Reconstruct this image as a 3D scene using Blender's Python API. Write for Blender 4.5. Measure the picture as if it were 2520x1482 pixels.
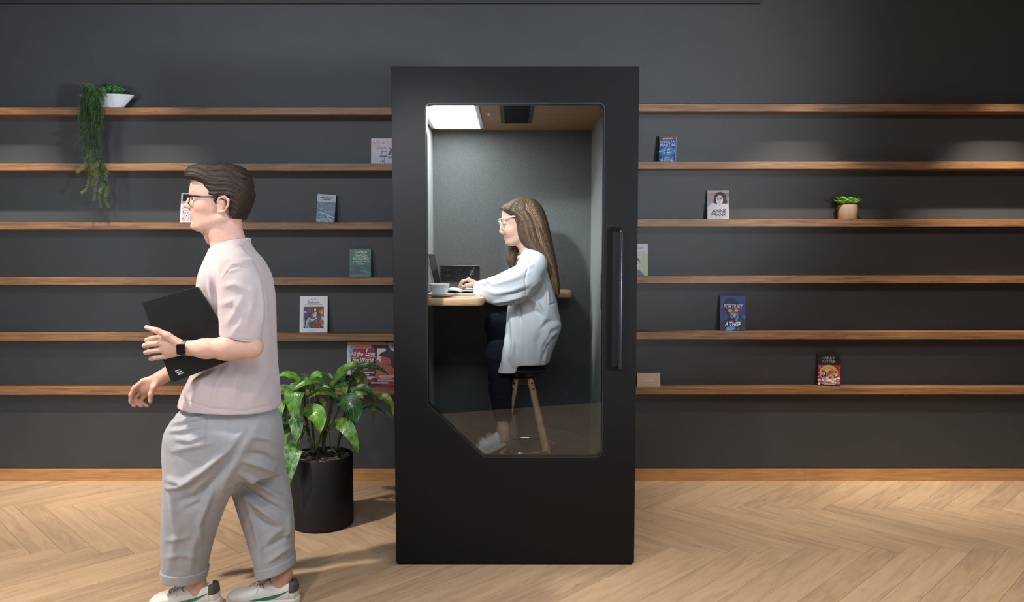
import bpy, math, random
import numpy as np
from mathutils import Vector, Matrix

SC = bpy.context.scene
COL = SC.collection
for _o in list(bpy.data.objects):
    bpy.data.objects.remove(_o)
random.seed(7)
RNG = np.random.default_rng(11)

# ------------------------------------------------------------------ camera
F = 1900.0                       # focal length in pixels of the 2520 x 1482 frame
PITCH = math.radians(3.8356)
ZC = 1.45786                     # eye height
DF = 3.4768                      # distance of the booth front
WALL = 4.80                      # distance of the shelf wall
cam_d = bpy.data.cameras.new('camera')
cam_d.sensor_width = 36.0
cam_d.lens = F / 2520 * 36
cam = bpy.data.objects.new('camera', cam_d)
COL.objects.link(cam)
cam.location = (0, 0, ZC)
cam.rotation_euler = (math.radians(90) - PITCH, 0, 0)
SC.camera = cam

# ------------------------------------------------------------------ colour management, world, lights
SC.view_settings.view_transform = 'Standard'
SC.view_settings.look = 'None'
SC.view_settings.gamma = 1.0
SC.view_settings.exposure = 0.0
SC.view_settings.use_curve_mapping = False
world = bpy.data.worlds.new('world')
SC.world = world
world.use_nodes = True
world.node_tree.nodes['Background'].inputs[0].default_value = (0.55, 0.68, 0.9, 1)
world.node_tree.nodes['Background'].inputs[1].default_value = 0.05


def area(name, loc, target, size, power, color, size_y=None, spread=180):
    d = bpy.data.lights.new(name, 'AREA')
    d.energy = power
    d.color = color
    d.size = size
    if size_y:
        d.shape = 'RECTANGLE'
        d.size_y = size_y
    d.spread = math.radians(spread)
    o = bpy.data.objects.new(name, d)
    COL.objects.link(o)
    o.location = loc
    o.rotation_euler = (Vector(target) - Vector(loc)).to_track_quat('-Z', 'Y').to_euler()
    return o


def spot(name, loc, target, power, color, angle, blend=0.5, radius=0.04):
    d = bpy.data.lights.new(name, 'SPOT')
    d.energy = power
    d.color = color
    d.spot_size = math.radians(angle)
    d.spot_blend = blend
    d.shadow_soft_size = radius
    o = bpy.data.objects.new(name, d)
    COL.objects.link(o)
    o.location = loc
    o.rotation_euler = (Vector(target) - Vector(loc)).to_track_quat('-Z', 'Y').to_euler()
    return o


WARM = (1.0, 0.80, 0.60)
NEUT = (1.0, 0.93, 0.85)
COOL = (0.70, 0.84, 1.0)
LAMP_E = 22.0
WARM = (1.0, 0.86, 0.72)
COOL = (0.84, 0.91, 1.0)
# downlights in a row near the shelf wall
for _x, _w in ((-3.05, 230), (-2.15, 170), (1.72, 200), (2.95, 320)):
    spot('downlight_wall', (_x, 4.15, 3.03), (_x, 4.8, 0.5), _w, WARM, 50, 0.9, 0.025)
# downlights over the floor in front
for _x, _y, _w in ((-2.3, 2.6, 430), (2.2, 2.6, 290), (-1.2, 1.2, 120), (1.3, 1.2, 130)):
    spot('downlight_floor', (_x, _y, 3.03), (_x, _y, 0), _w, WARM, 100, 0.6, 0.05)
# added unseen spot through the booth glass, to brighten the seated woman
spot('fill_spot_booth', (-1.2, 1.3, 2.9), (0.05, 4.0, 1.2), 520, (0.93, 0.96, 1.0), 28, 0.7, 0.12)
# daylight beam from the right that washes the upper wall and throws the booth's shadow to the left
spot('daylight_right', (3.6, 0.3, 1.45), (-1.1, 4.8, 2.9), 1250, COOL, 60, 1.0, 0.28)
# added unseen wide spots that brighten the dim parts of the wall
spot('fill_spot_wall', (-1.75, 1.3, 3.0), (-1.3, 4.8, 2.1), 170, COOL, 85, 1.0, 0.1)
spot('fill_spot_wall', (2.2, 1.3, 3.0), (2.2, 4.8, 2.3), 70, WARM, 85, 1.0, 0.1)
# cool ceiling panel in front of the booth, daylight from the left
area('ceiling_panel_light', (0.0, 0.5, 3.04), (0.0, 0.5, 0), 2.6, 95, COOL, 1.0)
area('window_light_left', (-3.85, 1.2, 1.5), (0.0, 3.4, 1.2), 1.5, 75, COOL, 1.6)


# ------------------------------------------------------------------ projection helpers (photo pixel -> world)
CT, ST = math.cos(PITCH), math.sin(PITCH)


def P(u, v, y):
    a = (v - 741.0) / F
    b = (u - 1260.0) / F
    s = y / (CT - a * ST)
    return Vector((b * s, y, ZC + s * (-ST - a * CT)))


def PZ(u, v, z):
    a = (v - 741.0) / F
    b = (u - 1260.0) / F
    s = (z - ZC) / (-ST - a * CT)
    return Vector((b * s, s * (CT - a * ST), z))


# ------------------------------------------------------------------ object helpers
def tag(o, label=None, cat=None, group=None, kind=None):
    if label: o['label'] = label
    if cat: o['category'] = cat
    if group: o['group'] = group
    if kind: o['kind'] = kind
    return o


def empty(name, loc, label, cat, group=None):
    o = bpy.data.objects.new(name, None)
    o.empty_display_size = 0.05
    COL.objects.link(o)
    o.location = loc
    return tag(o, label, cat, group)


def absloc(o):
    p = Vector((0, 0, 0))
    while o is not None:
        p += Vector(o.location)
        o = o.parent
    return p


class MB:
    """collects geometry in world space; build() links it as one mesh object"""
    def __init__(s):
        s.v = []; s.f = []; s.m = []; s.uv = []

    def add(s, vs, fs, mi=0, uvs=None):
        n = len(s.v)
        s.v += [tuple(p) for p in vs]
        for k, f in enumerate(fs):
            s.f.append(tuple(i + n for i in f)); s.m.append(mi)
            s.uv.append(uvs[k] if uvs else None)
        return s

    def box(s, lo, hi, mi=0, M=None):
        x0, y0, z0 = lo; x1, y1, z1 = hi
        vs = [(x0, y0, z0), (x1, y0, z0), (x1, y1, z0), (x0, y1, z0), (x0, y0, z1), (x1, y0, z1), (x1, y1, z1), (x0, y1, z1)]
        if M is not None: vs = [M @ Vector(p) for p in vs]
        return s.add(vs, [(0, 3, 2, 1), (4, 5, 6, 7), (0, 1, 5, 4), (1, 2, 6, 5), (2, 3, 7, 6), (3, 0, 4, 7)], mi)

    def prism(s, pts, y0, y1, mi=0, M=None):
        """polygon of (x, z) points (anticlockwise seen from -y) extruded from y0 (front) to y1 (back)"""
        n = len(pts)
        vs = [Vector((p[0], y0, p[1])) for p in pts] + [Vector((p[0], y1, p[1])) for p in pts]
        if M is not None: vs = [M @ p for p in vs]
        fs = [tuple(range(n)), tuple(range(2 * n - 1, n - 1, -1))]
        for i in range(n):
            j = (i + 1) % n
            fs.append((i, n + i, n + j, j))
        return s.add(vs, fs, mi)

    def tube(s, pts, r, seg=10, mi=0, closed=False, caps=True):
        pts = [Vector(p) for p in pts]
        n = len(pts)
        rs = r if isinstance(r, (list, tuple)) else [r] * n
        tan = []
        for i in range(n):
            a = pts[(i - 1) % n] if (closed or i > 0) else pts[i]
            b = pts[(i + 1) % n] if (closed or i < n - 1) else pts[i]
            tan.append((b - a).normalized())
        up = Vector((0, 0, 1)) if abs(tan[0].z) < 0.9 else Vector((0, 1, 0))
        e = tan[0].cross(up).normalized()
        vs = []
        for i in range(n):
            e = (e - tan[i] * e.dot(tan[i])).normalized()
            g = tan[i].cross(e)
            for k in range(seg):
                a = 2 * math.pi * k / seg
                vs.append(pts[i] + (e * math.cos(a) + g * math.sin(a)) * rs[i])
        fs = []
        for i in range(n if closed else n - 1):
            j = (i + 1) % n
            for k in range(seg):
                l = (k + 1) % seg
                fs.append((i * seg + k, i * seg + l, j * seg + l, j * seg + k))
        if caps and not closed:
            fs.append(tuple(range(seg))[::-1])
            fs.append(tuple((n - 1) * seg + k for k in range(seg)))
        return s.add(vs, fs, mi)

    def lathe(s, prof, c, seg=40, mi=0, sx=1, sy=1, caps=True):
        """profile [(r, z)] turned round the vertical through c"""
        c = Vector(c); vs = []; fs = []
        for r, z in prof:
            for k in range(seg):
                a = 2 * math.pi * k / seg
                vs.append(c + Vector((r * sx * math.cos(a), r * sy * math.sin(a), z)))
        for i in range(len(prof) - 1):
            for k in range(seg):
                l = (k + 1) % seg
                fs.append((i * seg + k, i * seg + l, (i + 1) * seg + l, (i + 1) * seg + k))
        if caps:
            fs.append(tuple(range(seg))[::-1])
            fs.append(tuple((len(prof) - 1) * seg + k for k in range(seg)))
        return s.add(vs, fs, mi)

    def sphere(s, c, r, seg=16, ring=10, mi=0, sc=(1, 1, 1)):
        prof = [(max(1e-5, math.sin(math.pi * i / ring)) * r, -math.cos(math.pi * i / ring) * r) for i in range(ring + 1)]
        c = Vector(c); vs = []; fs = []
        for q, z in prof:
            for k in range(seg):
                a = 2 * math.pi * k / seg
                vs.append(c + Vector((q * math.cos(a) * sc[0], q * math.sin(a) * sc[1], z * sc[2])))
        for i in range(ring):
            for k in range(seg):
                l = (k + 1) % seg
                fs.append((i * seg + k, i * seg + l, (i + 1) * seg + l, (i + 1) * seg + k))
        return s.add(vs, fs, mi)

    def build(s, name, mats, parent=None, smooth=False, bevel=0, auto=True):
        org = absloc(parent) if parent is not None else Vector((0, 0, 0))
        me = bpy.data.meshes.new(name)
        me.from_pydata([tuple(Vector(p) - org) for p in s.v], [], s.f)
        mats = mats if isinstance(mats, (list, tuple)) else [mats]
        for m in mats: me.materials.append(m)
        me.polygons.foreach_set('material_index', s.m)
        if any(u is not None for u in s.uv):
            lay = me.uv_layers.new(name='UVMap')
            k = 0
            for f, u in zip(s.f, s.uv):
                for q in range(len(f)):
                    lay.data[k].uv = u[q] if u else (0, 0)
                    k += 1
        if smooth:
            me.polygons.foreach_set('use_smooth', [True] * len(me.polygons))
            if smooth == 'angle':
                try: me.set_sharp_from_angle(angle=math.radians(38))
                except Exception: pass
        me.update()
        o = bpy.data.objects.new(name, me)
        COL.objects.link(o)
        if parent is not None: o.parent = parent
        if bevel:
            b = o.modifiers.new('bevel', 'BEVEL'); b.width = bevel; b.segments = 2; b.limit_method = 'ANGLE'
        return o


def struct(o):
    o['kind'] = 'structure'
    return o


# ------------------------------------------------------------------ materials
def lin(c):
    if isinstance(c, str):
        c = [int(c[i:i + 2], 16) / 255 for i in (1, 3, 5)]
        c = [x / 12.92 if x <= 0.04045 else ((x + 0.055) / 1.055) ** 2.4 for x in c]
    return (c[0], c[1], c[2], 1.0)


_mc = {}


def mat(name, col, rough=0.5, metal=0.0, noise=0.0, nscale=40.0, bump=0.0, bscale=200.0, spec=0.5, sheen=0.0, sss=0.0, coat=0.0, stretch=None, emit=None):
    key = name
    if key in _mc: return _mc[key]
    m = bpy.data.materials.new(name); m.use_nodes = True
    nt = m.node_tree; b = nt.nodes['Principled BSDF']
    b.inputs['Base Color'].default_value = lin(col)
    b.inputs['Roughness'].default_value = rough
    b.inputs['Metallic'].default_value = metal
    b.inputs['Specular IOR Level'].default_value = spec
    if sheen: b.inputs['Sheen Weight'].default_value = sheen
    if coat: b.inputs['Coat Weight'].default_value = coat
    if sss:
        b.inputs['Subsurface Weight'].default_value = sss
        b.inputs['Subsurface Radius'].default_value = (0.012, 0.005, 0.003)
        b.inputs['Subsurface Scale'].default_value = 1.0
    if emit:
        b.inputs['Emission Color'].default_value = lin(emit[0]); b.inputs['Emission Strength'].default_value = emit[1]
    if noise or bump:
        tc = nt.nodes.new('ShaderNodeTexCoord'); mp = nt.nodes.new('ShaderNodeMapping')
        nt.links.new(tc.outputs['Object'], mp.inputs[0])
        if stretch: mp.inputs['Scale'].default_value = stretch
        if noise:
            n = nt.nodes.new('ShaderNodeTexNoise'); n.inputs['Scale'].default_value = nscale; n.inputs['Detail'].default_value = 6
            nt.links.new(mp.outputs[0], n.inputs['Vector'])
            r = nt.nodes.new('ShaderNodeValToRGB'); c = lin(col)
            r.color_ramp.elements[0].position = 0.3; r.color_ramp.elements[1].position = 0.7
            r.color_ramp.elements[0].color = [max(0, x * (1 - noise)) for x in c[:3]] + [1]
            r.color_ramp.elements[1].color = [min(1, x * (1 + noise)) for x in c[:3]] + [1]
            nt.links.new(n.outputs['Fac'], r.inputs[0]); nt.links.new(r.outputs[0], b.inputs['Base Color'])
        if bump:
            n2 = nt.nodes.new('ShaderNodeTexNoise'); n2.inputs['Scale'].default_value = bscale; n2.inputs['Detail'].default_value = 4
            nt.links.new(mp.outputs[0], n2.inputs['Vector'])
            bp = nt.nodes.new('ShaderNodeBump'); bp.inputs['Strength'].default_value = bump; bp.inputs['Distance'].default_value = 0.004
            nt.links.new(n2.outputs['Fac'], bp.inputs['Height']); nt.links.new(bp.outputs[0], b.inputs['Normal'])
    _mc[key] = m
    return m


def wood(name, dark, light, scale=(1.2, 26, 26), rough=0.5, use_uv=False, coat=0.0):
    if name in _mc: return _mc[name]
    m = bpy.data.materials.new(name); m.use_nodes = True
    nt = m.node_tree; b = nt.nodes['Principled BSDF']; N = nt.nodes.new; L = nt.links.new
    tc = N('ShaderNodeTexCoord'); mp = N('ShaderNodeMapping'); mp.inputs['Scale'].default_value = scale
    L(tc.outputs['UV' if use_uv else 'Object'], mp.inputs[0])
    n1 = N('ShaderNodeTexNoise'); n1.inputs['Scale'].default_value = 3.0; n1.inputs['Detail'].default_value = 8; n1.inputs['Distortion'].default_value = 0.6
    n2 = N('ShaderNodeTexNoise'); n2.inputs['Scale'].default_value = 18.0; n2.inputs['Detail'].default_value = 4
    L(mp.outputs[0], n1.inputs['Vector']); L(mp.outputs[0], n2.inputs['Vector'])
    mx = N('ShaderNodeMath'); mx.operation = 'MULTIPLY_ADD'; mx.inputs[1].default_value = 0.35
    L(n2.outputs['Fac'], mx.inputs[0]); L(n1.outputs['Fac'], mx.inputs[2])
    r = N('ShaderNodeValToRGB'); r.color_ramp.elements[0].position = 0.45; r.color_ramp.elements[1].position = 0.85
    r.color_ramp.elements[0].color = lin(dark); r.color_ramp.elements[1].color = lin(light)
    L(mx.outputs[0], r.inputs[0]); L(r.outputs[0], b.inputs['Base Color'])
    bp = N('ShaderNodeBump'); bp.inputs['Strength'].default_value = 0.15; bp.inputs['Distance'].default_value = 0.002
    L(mx.outputs[0], bp.inputs['Height']); L(bp.outputs[0], b.inputs['Normal'])
    b.inputs['Roughness'].default_value = rough
    if coat: b.inputs['Coat Weight'].default_value = coat
    _mc[name] = m
    return m


def felt(name, dark, light, sheen=0.35):
    m = bpy.data.materials.new(name); m.use_nodes = True
    nt = m.node_tree; b = nt.nodes['Principled BSDF']; N = nt.nodes.new; L = nt.links.new
    tc = N('ShaderNodeTexCoord')
    n1 = N('ShaderNodeTexNoise'); n1.inputs['Scale'].default_value = 300; n1.inputs['Detail'].default_value = 5; n1.inputs['Roughness'].default_value = 0.75; n1.inputs['Distortion'].default_value = 1.5
    L(tc.outputs['Object'], n1.inputs['Vector'])
    r = N('ShaderNodeValToRGB'); r.color_ramp.elements[0].position = 0.36; r.color_ramp.elements[1].position = 0.66
    r.color_ramp.elements[0].color = lin(dark); r.color_ramp.elements[1].color = lin(light)
    L(n1.outputs['Fac'], r.inputs[0]); L(r.outputs[0], b.inputs['Base Color'])
    bp = N('ShaderNodeBump'); bp.inputs['Strength'].default_value = 0.35; bp.inputs['Distance'].default_value = 0.003
    L(n1.outputs['Fac'], bp.inputs['Height']); L(bp.outputs[0], b.inputs['Normal'])
    b.inputs['Roughness'].default_value = 1.0; b.inputs['Specular IOR Level'].default_value = 0.1
    b.inputs['Sheen Weight'].default_value = sheen; b.inputs['Sheen Roughness'].default_value = 0.6
    return m


def glass(name, tint=(0.97, 0.985, 0.98)):
    m = bpy.data.materials.new(name); m.use_nodes = True
    nt = m.node_tree; nt.nodes.remove(nt.nodes['Principled BSDF']); N = nt.nodes.new; L = nt.links.new
    out = nt.nodes['Material Output']
    t = N('ShaderNodeBsdfTransparent'); t.inputs[0].default_value = (*tint, 1)
    g = N('ShaderNodeBsdfGlossy'); g.inputs['Roughness'].default_value = 0.0
    f = N('ShaderNodeFresnel'); f.inputs['IOR'].default_value = 1.5
    mx = N('ShaderNodeMixShader')
    L(f.outputs[0], mx.inputs[0]); L(t.outputs[0], mx.inputs[1]); L(g.outputs[0], mx.inputs[2]); L(mx.outputs[0], out.inputs[0])
    return m


# ------------------------------------------------------------------ implicit-surface modelling (smooth bodies and cloth)
class Sdf:
    def __init__(s, lo, hi, h):
        s.lo = np.array(lo, float); s.h = h
        s.n = np.ceil((np.array(hi, float) - s.lo) / h).astype(int) + 1
        s.d = np.full(s.n, 5.0, np.float32)
        s.ax = [(s.lo[i] + h * np.arange(s.n[i])).astype(np.float32) for i in range(3)]

    def _sl(s, lo, hi, pad):
        sl = []
        for i in range(3):
            a = int(max(0, math.floor((lo[i] - pad - s.lo[i]) / s.h)))
            b = int(min(s.n[i], math.ceil((hi[i] + pad - s.lo[i]) / s.h) + 1))
            if b <= a: return None
            sl.append(slice(a, b))
        return tuple(sl)

    def _grid(s, sl):
        return s.ax[0][sl[0]][:, None, None], s.ax[1][sl[1]][None, :, None], s.ax[2][sl[2]][None, None, :]

    def op(s, fn, lo, hi, k=0.0, sub=False, clips=()):
        sl = s._sl(lo, hi, k + 3 * s.h)
        if sl is None: return
        X, Y, Z = s._grid(sl)
        q = fn(X, Y, Z)
        for pt, n in clips:
            q = np.maximum(q, (X - pt[0]) * n[0] + (Y - pt[1]) * n[1] + (Z - pt[2]) * n[2])
        cur = s.d[sl]
        if sub:
            if k > 0:
                A = -cur
                hh = np.clip(0.5 + 0.5 * (q - A) / k, 0, 1)
                res = -(q + (A - q) * hh - k * hh * (1 - hh))
            else: res = np.maximum(cur, -q)
        else:
            if k > 0:
                hh = np.clip(0.5 + 0.5 * (q - cur) / k, 0, 1)
                res = q + (cur - q) * hh - k * hh * (1 - hh)
            else: res = np.minimum(cur, q)
        s.d[sl] = res

    def cone(s, a, b, ra, rb, k=0.0, sub=False, clips=()):
        a = np.array(a, float); b = np.array(b, float); ab = b - a; L2 = max(1e-9, float(ab @ ab))

        def fn(X, Y, Z):
            t = np.clip(((X - a[0]) * ab[0] + (Y - a[1]) * ab[1] + (Z - a[2]) * ab[2]) / L2, 0, 1)
            return np.sqrt((X - a[0] - t * ab[0]) ** 2 + (Y - a[1] - t * ab[1]) ** 2 + (Z - a[2] - t * ab[2]) ** 2) - (ra + (rb - ra) * t)
        r = max(ra, rb)
        s.op(fn, np.minimum(a, b) - r, np.maximum(a, b) + r, k, sub, clips)

    def chain(s, pts, rs, k=0.0, sub=False, clips=()):
        for i in range(len(pts) - 1):
            s.cone(pts[i], pts[i + 1], rs[i], rs[i + 1], k, sub, clips)

    def ell(s, c, r, k=0.0, sub=False, rot=0.0, clips=()):
        """ellipsoid, rot = turn in the x-z plane"""
        c = np.array(c, float); cr, sr = math.cos(rot), math.sin(rot)

        def fn(X, Y, Z):
            x = (X - c[0]); z = (Z - c[2])
            x, z = x * cr + z * sr, -x * sr + z * cr
            y = (Y - c[1])
            k0 = np.sqrt((x / r[0]) ** 2 + (y / r[1]) ** 2 + (z / r[2]) ** 2)
            k1 = np.sqrt((x / r[0] ** 2) ** 2 + (y / r[1] ** 2) ** 2 + (z / r[2] ** 2) ** 2) + 1e-6
            return k0 * (k0 - 1) / k1
        m = max(r[0], r[2])
        s.op(fn, c - np.array([m, r[1], m]), c + np.array([m, r[1], m]), k, sub, clips)

    def loft(s, rows, p=2.2, k=0.0, sub=False, clips=(), axis=2, grow=0.0, capgrow=0.0):
        """rows: (t, c1, r1, c2, r2) along axis t; superellipse sections in the two other axes"""
        rows = smooth_rows(sorted(rows))
        T = rows[:, 0]
        o1, o2 = [(1, 2), (0, 2), (0, 1)][axis]

        def fn(X, Y, Z):
            G = (X, Y, Z); t = G[axis]; tf = t.ravel(); sh = t.shape
            q = [np.interp(tf, T, rows[:, i]).astype(np.float32).reshape(sh) for i in (1, 2, 3, 4)]
            r1 = np.maximum(q[1] + grow, 0.002); r2 = np.maximum(q[3] + grow, 0.002)
            e = ((np.abs(G[o1] - q[0]) / r1) ** p + (np.abs(G[o2] - q[2]) / r2) ** p) ** (1.0 / p)
            dd = (e - 1) * np.minimum(r1, r2)
            return np.maximum(dd, np.maximum(t - (T[-1] + capgrow), (T[0] - capgrow) - t))
        lo = np.zeros(3); hi = np.zeros(3); g = max(grow, 0)
        lo[axis], hi[axis] = T[0] - g, T[-1] + g
        lo[o1], hi[o1] = (rows[:, 1] - rows[:, 2]).min() - g, (rows[:, 1] + rows[:, 2]).max() + g
        lo[o2], hi[o2] = (rows[:, 3] - rows[:, 4]).min() - g, (rows[:, 3] + rows[:, 4]).max() + g
        s.op(fn, lo, hi, k, sub, clips)

    def mesh(s):
        d = s.d; h = s.h; lo = s.lo
        sg = d < 0
        n0, n1, n2 = d.shape
        cnt = np.zeros((n0 - 1, n1 - 1, n2 - 1), np.int8)
        for i in (0, 1):
            for j in (0, 1):
                for k in (0, 1):
                    cnt += sg[i:n0 - 1 + i, j:n1 - 1 + j, k:n2 - 1 + k]
        act = (cnt > 0) & (cnt < 8)
        I = np.argwhere(act)
        idx = np.full(act.shape, -1, np.int64); idx[act] = np.arange(len(I))
        acc = np.zeros((len(I), 3)); num = np.zeros(len(I))
        cor = [(i, j, k) for i in (0, 1) for j in (0, 1) for k in (0, 1)]
        for a in cor:
            for ax in range(3):
                if a[ax]: continue
                b = list(a); b[ax] = 1
                da = d[I[:, 0] + a[0], I[:, 1] + a[1], I[:, 2] + a[2]].astype(float)
                db = d[I[:, 0] + b[0], I[:, 1] + b[1], I[:, 2] + b[2]].astype(float)
                x = (da < 0) != (db < 0)
                t = np.where(x, da / np.where(x, da - db, 1), 0)
                pt = np.tile(np.array(a, float), (len(I), 1)); pt[:, ax] += t
                acc[x] += pt[x]; num[x] += 1
        V = lo + h * (I + acc / num[:, None])
        quads = []
        for ax in range(3):
            sl0 = [slice(None)] * 3; sl1 = [slice(None)] * 3
            sl0[ax] = slice(0, -1); sl1[ax] = slice(1, None)
            ch = sg[tuple(sl0)] != sg[tuple(sl1)]
            o1, o2 = [(1, 2), (2, 0), (0, 1)][ax]
            E = np.argwhere(ch)
            E = E[(E[:, o1] > 0) & (E[:, o2] > 0) & (E[:, o1] < d.shape[o1] - 1) & (E[:, o2] < d.shape[o2] - 1)]
            ins = sg[E[:, 0], E[:, 1], E[:, 2]]

            def cell(a, b):
                e = E.copy(); e[:, o1] -= a; e[:, o2] -= b
                return idx[e[:, 0], e[:, 1], e[:, 2]]
            q = np.stack([cell(1, 1), cell(0, 1), cell(0, 0), cell(1, 0)], 1)
            q[~ins] = q[~ins][:, ::-1]
            quads.append(q)
        Q = np.concatenate(quads)
        Q = Q[(Q >= 0).all(1)]
        return V, Q


def smooth_rows(rows, n=8):
    R = np.array(rows, float)
    if len(R) < 3: return R
    out = []
    for i in range(len(R) - 1):
        p0 = R[max(i - 1, 0)]; p1 = R[i]; p2 = R[i + 1]; p3 = R[min(i + 2, len(R) - 1)]
        h0, h1, h2 = max(p1[0] - p0[0], 1e-6), p2[0] - p1[0], max(p3[0] - p2[0], 1e-6)
        m1 = ((p1 - p0) / h0 * h1 + (p2 - p1) / max(h1, 1e-6) * h0) / (h0 + h1) if i > 0 else (p2 - p1) / max(h1, 1e-6)
        m2 = ((p2 - p1) / max(h1, 1e-6) * h2 + (p3 - p2) / h2 * h1) / (h1 + h2) if i < len(R) - 2 else (p2 - p1) / max(h1, 1e-6)
        for k in range(n):
            t = k / n
            out.append((2 * t ** 3 - 3 * t ** 2 + 1) * p1 + (t ** 3 - 2 * t ** 2 + t) * h1 * m1 + (-2 * t ** 3 + 3 * t ** 2) * p2 + (t ** 3 - t ** 2) * h1 * m2)
    out.append(R[-1])
    O = np.array(out)
    O[:, 0] = np.maximum.accumulate(O[:, 0])
    return O


def vnormals(V, Q):
    n = np.cross(V[Q[:, 2]] - V[Q[:, 0]], V[Q[:, 3]] - V[Q[:, 1]])
    N = np.zeros_like(V)
    for k in range(4): np.add.at(N, Q[:, k], n)
    return N / (np.linalg.norm(N, axis=1)[:, None] + 1e-12)


def relax(V, Q, it=2, w=0.5):
    for _ in range(it):
        acc = np.zeros_like(V); c = np.zeros(len(V))
        for a, b in ((0, 1), (1, 2), (2, 3), (3, 0)):
            np.add.at(acc, Q[:, a], V[Q[:, b]]); np.add.at(acc, Q[:, b], V[Q[:, a]])
            np.add.at(c, Q[:, a], 1); np.add.at(c, Q[:, b], 1)
        V = V * (1 - w) + w * acc / np.maximum(c, 1)[:, None]
    return V


def folds(V, N, lines, y0, side=-0.15):
    """cloth creases: (pixel polyline, half width px, height m) raised on the camera side of a garment at distance y0"""
    s = F / y0
    cu = 1260 + V[:, 0] / V[:, 1] * F * 1.0
    pr = V.copy()
    dz = pr[:, 2] - ZC
    dep = pr[:, 1] * CT - dz * ST
    U = 1260 + F * pr[:, 0] / dep
    W = 741 - F * (pr[:, 1] * ST + dz * CT) / dep
    off = np.zeros(len(V))
    wt = np.clip((side - N[:, 1]) / 0.35 + 0.6, 0, 1)
    for pts, hw, hgt in lines:
        best = np.full(len(V), 1e9); tb = np.zeros(len(V))
        pts = np.array(pts, float); n = len(pts) - 1
        for i in range(n):
            a, b = pts[i], pts[i + 1]; ab = b - a
            t = np.clip(((U - a[0]) * ab[0] + (W - a[1]) * ab[1]) / (ab @ ab), 0, 1)
            q = np.hypot(U - a[0] - t * ab[0], W - a[1] - t * ab[1])
            m = q < best
            best[m] = q[m]; tb[m] = ((i + t) / n)[m]
        off += hgt * np.exp(-(best / hw) ** 2) * np.sin(np.pi * np.clip(tb * 0.86 + 0.07, 0, 1)) ** 0.7
    return V + N * (off * wt)[:, None]


def sdf_obj(name, VQ, mats, parent, mi=None):
    V, Q = VQ
    org = np.array(absloc(parent)) if parent is not None else np.zeros(3)
    me = bpy.data.meshes.new(name)
    me.vertices.add(len(V)); me.vertices.foreach_set('co', (V - org).astype(np.float32).ravel())
    me.loops.add(4 * len(Q)); me.loops.foreach_set('vertex_index', Q.astype(np.int32).ravel())
    me.polygons.add(len(Q)); me.polygons.foreach_set('loop_start', (np.arange(len(Q)) * 4).astype(np.int32))
    me.polygons.foreach_set('loop_total', np.full(len(Q), 4, np.int32))
    mats = mats if isinstance(mats, (list, tuple)) else [mats]
    for m in mats: me.materials.append(m)
    if mi is not None: me.polygons.foreach_set('material_index', mi.astype(np.int32))
    me.polygons.foreach_set('use_smooth', np.ones(len(Q), bool))
    me.update(calc_edges=True); me.validate()
    o = bpy.data.objects.new(name, me)
    COL.objects.link(o)
    if parent is not None: o.parent = parent
    return o


def text(s, size, m, M, parent, name='lettering', align='CENTER', shear=0.0, offset=0.0, sx=1.0, space=1.0):
    """flat lettering; M maps the text plane (x right, y up) to the world"""
    cu = bpy.data.curves.new(name, 'FONT')
    cu.body = s; cu.size = size; cu.align_x = align; cu.shear = shear; cu.offset = offset; cu.extrude = 0.00015; cu.space_character = space
    o = bpy.data.objects.new('tmp', cu); COL.objects.link(o)
    bpy.context.view_layer.update()
    me = bpy.data.meshes.new_from_object(o.evaluated_get(bpy.context.evaluated_depsgraph_get()))
    bpy.data.objects.remove(o); bpy.data.curves.remove(cu)
    org = absloc(parent)
    me.transform(Matrix.Translation(-org) @ M @ Matrix.Scale(sx, 4, (1, 0, 0)))
    me.materials.clear(); me.materials.append(m)
    q = bpy.data.objects.new(name, me); COL.objects.link(q); q.parent = parent
    return q

# ------------------------------------------------------------------ the room
m_wall = mat('dark slate wall paint', (0.052, 0.056, 0.059), rough=0.55, noise=0.04, nscale=6, bump=0.06, bscale=500, spec=0.35)
m_rear = mat('dark grey side wall paint', (0.06, 0.06, 0.062), rough=0.7)
m_ceil = mat('grey ceiling paint', (0.10, 0.10, 0.105), rough=0.9)
RX = 3.95
HC = 3.06
struct(MB().box((-RX, WALL, -0.02), (RX, WALL + 0.1, HC)).build('wall_back', m_wall))
struct(MB().box((-RX - 0.1, -3.0, -0.02), (-RX, WALL + 0.1, HC)).build('wall_left', m_rear))
struct(MB().box((RX, -3.0, -0.02), (RX + 0.1, WALL + 0.1, HC)).build('wall_right', m_wall))
struct(MB().box((-RX - 0.1, -3.1, -0.02), (RX + 0.1, -3.0, HC)).build('wall_front', m_rear))
struct(MB().box((-RX - 0.1, -3.1, HC), (RX + 0.1, WALL + 0.1, HC + 0.1)).build('ceiling', m_ceil))
# added dark strip painted as the faint shadow that runs along the top of the wall as far as the right third
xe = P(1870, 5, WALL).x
struct(MB().box((-RX, WALL - 0.03, P(0, 7, WALL - 0.03).z), (xe, WALL, HC)).build('shade_strip_1', mat('painted shade strip', (0.03, 0.031, 0.033), 0.7), bevel=0.004))


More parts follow.
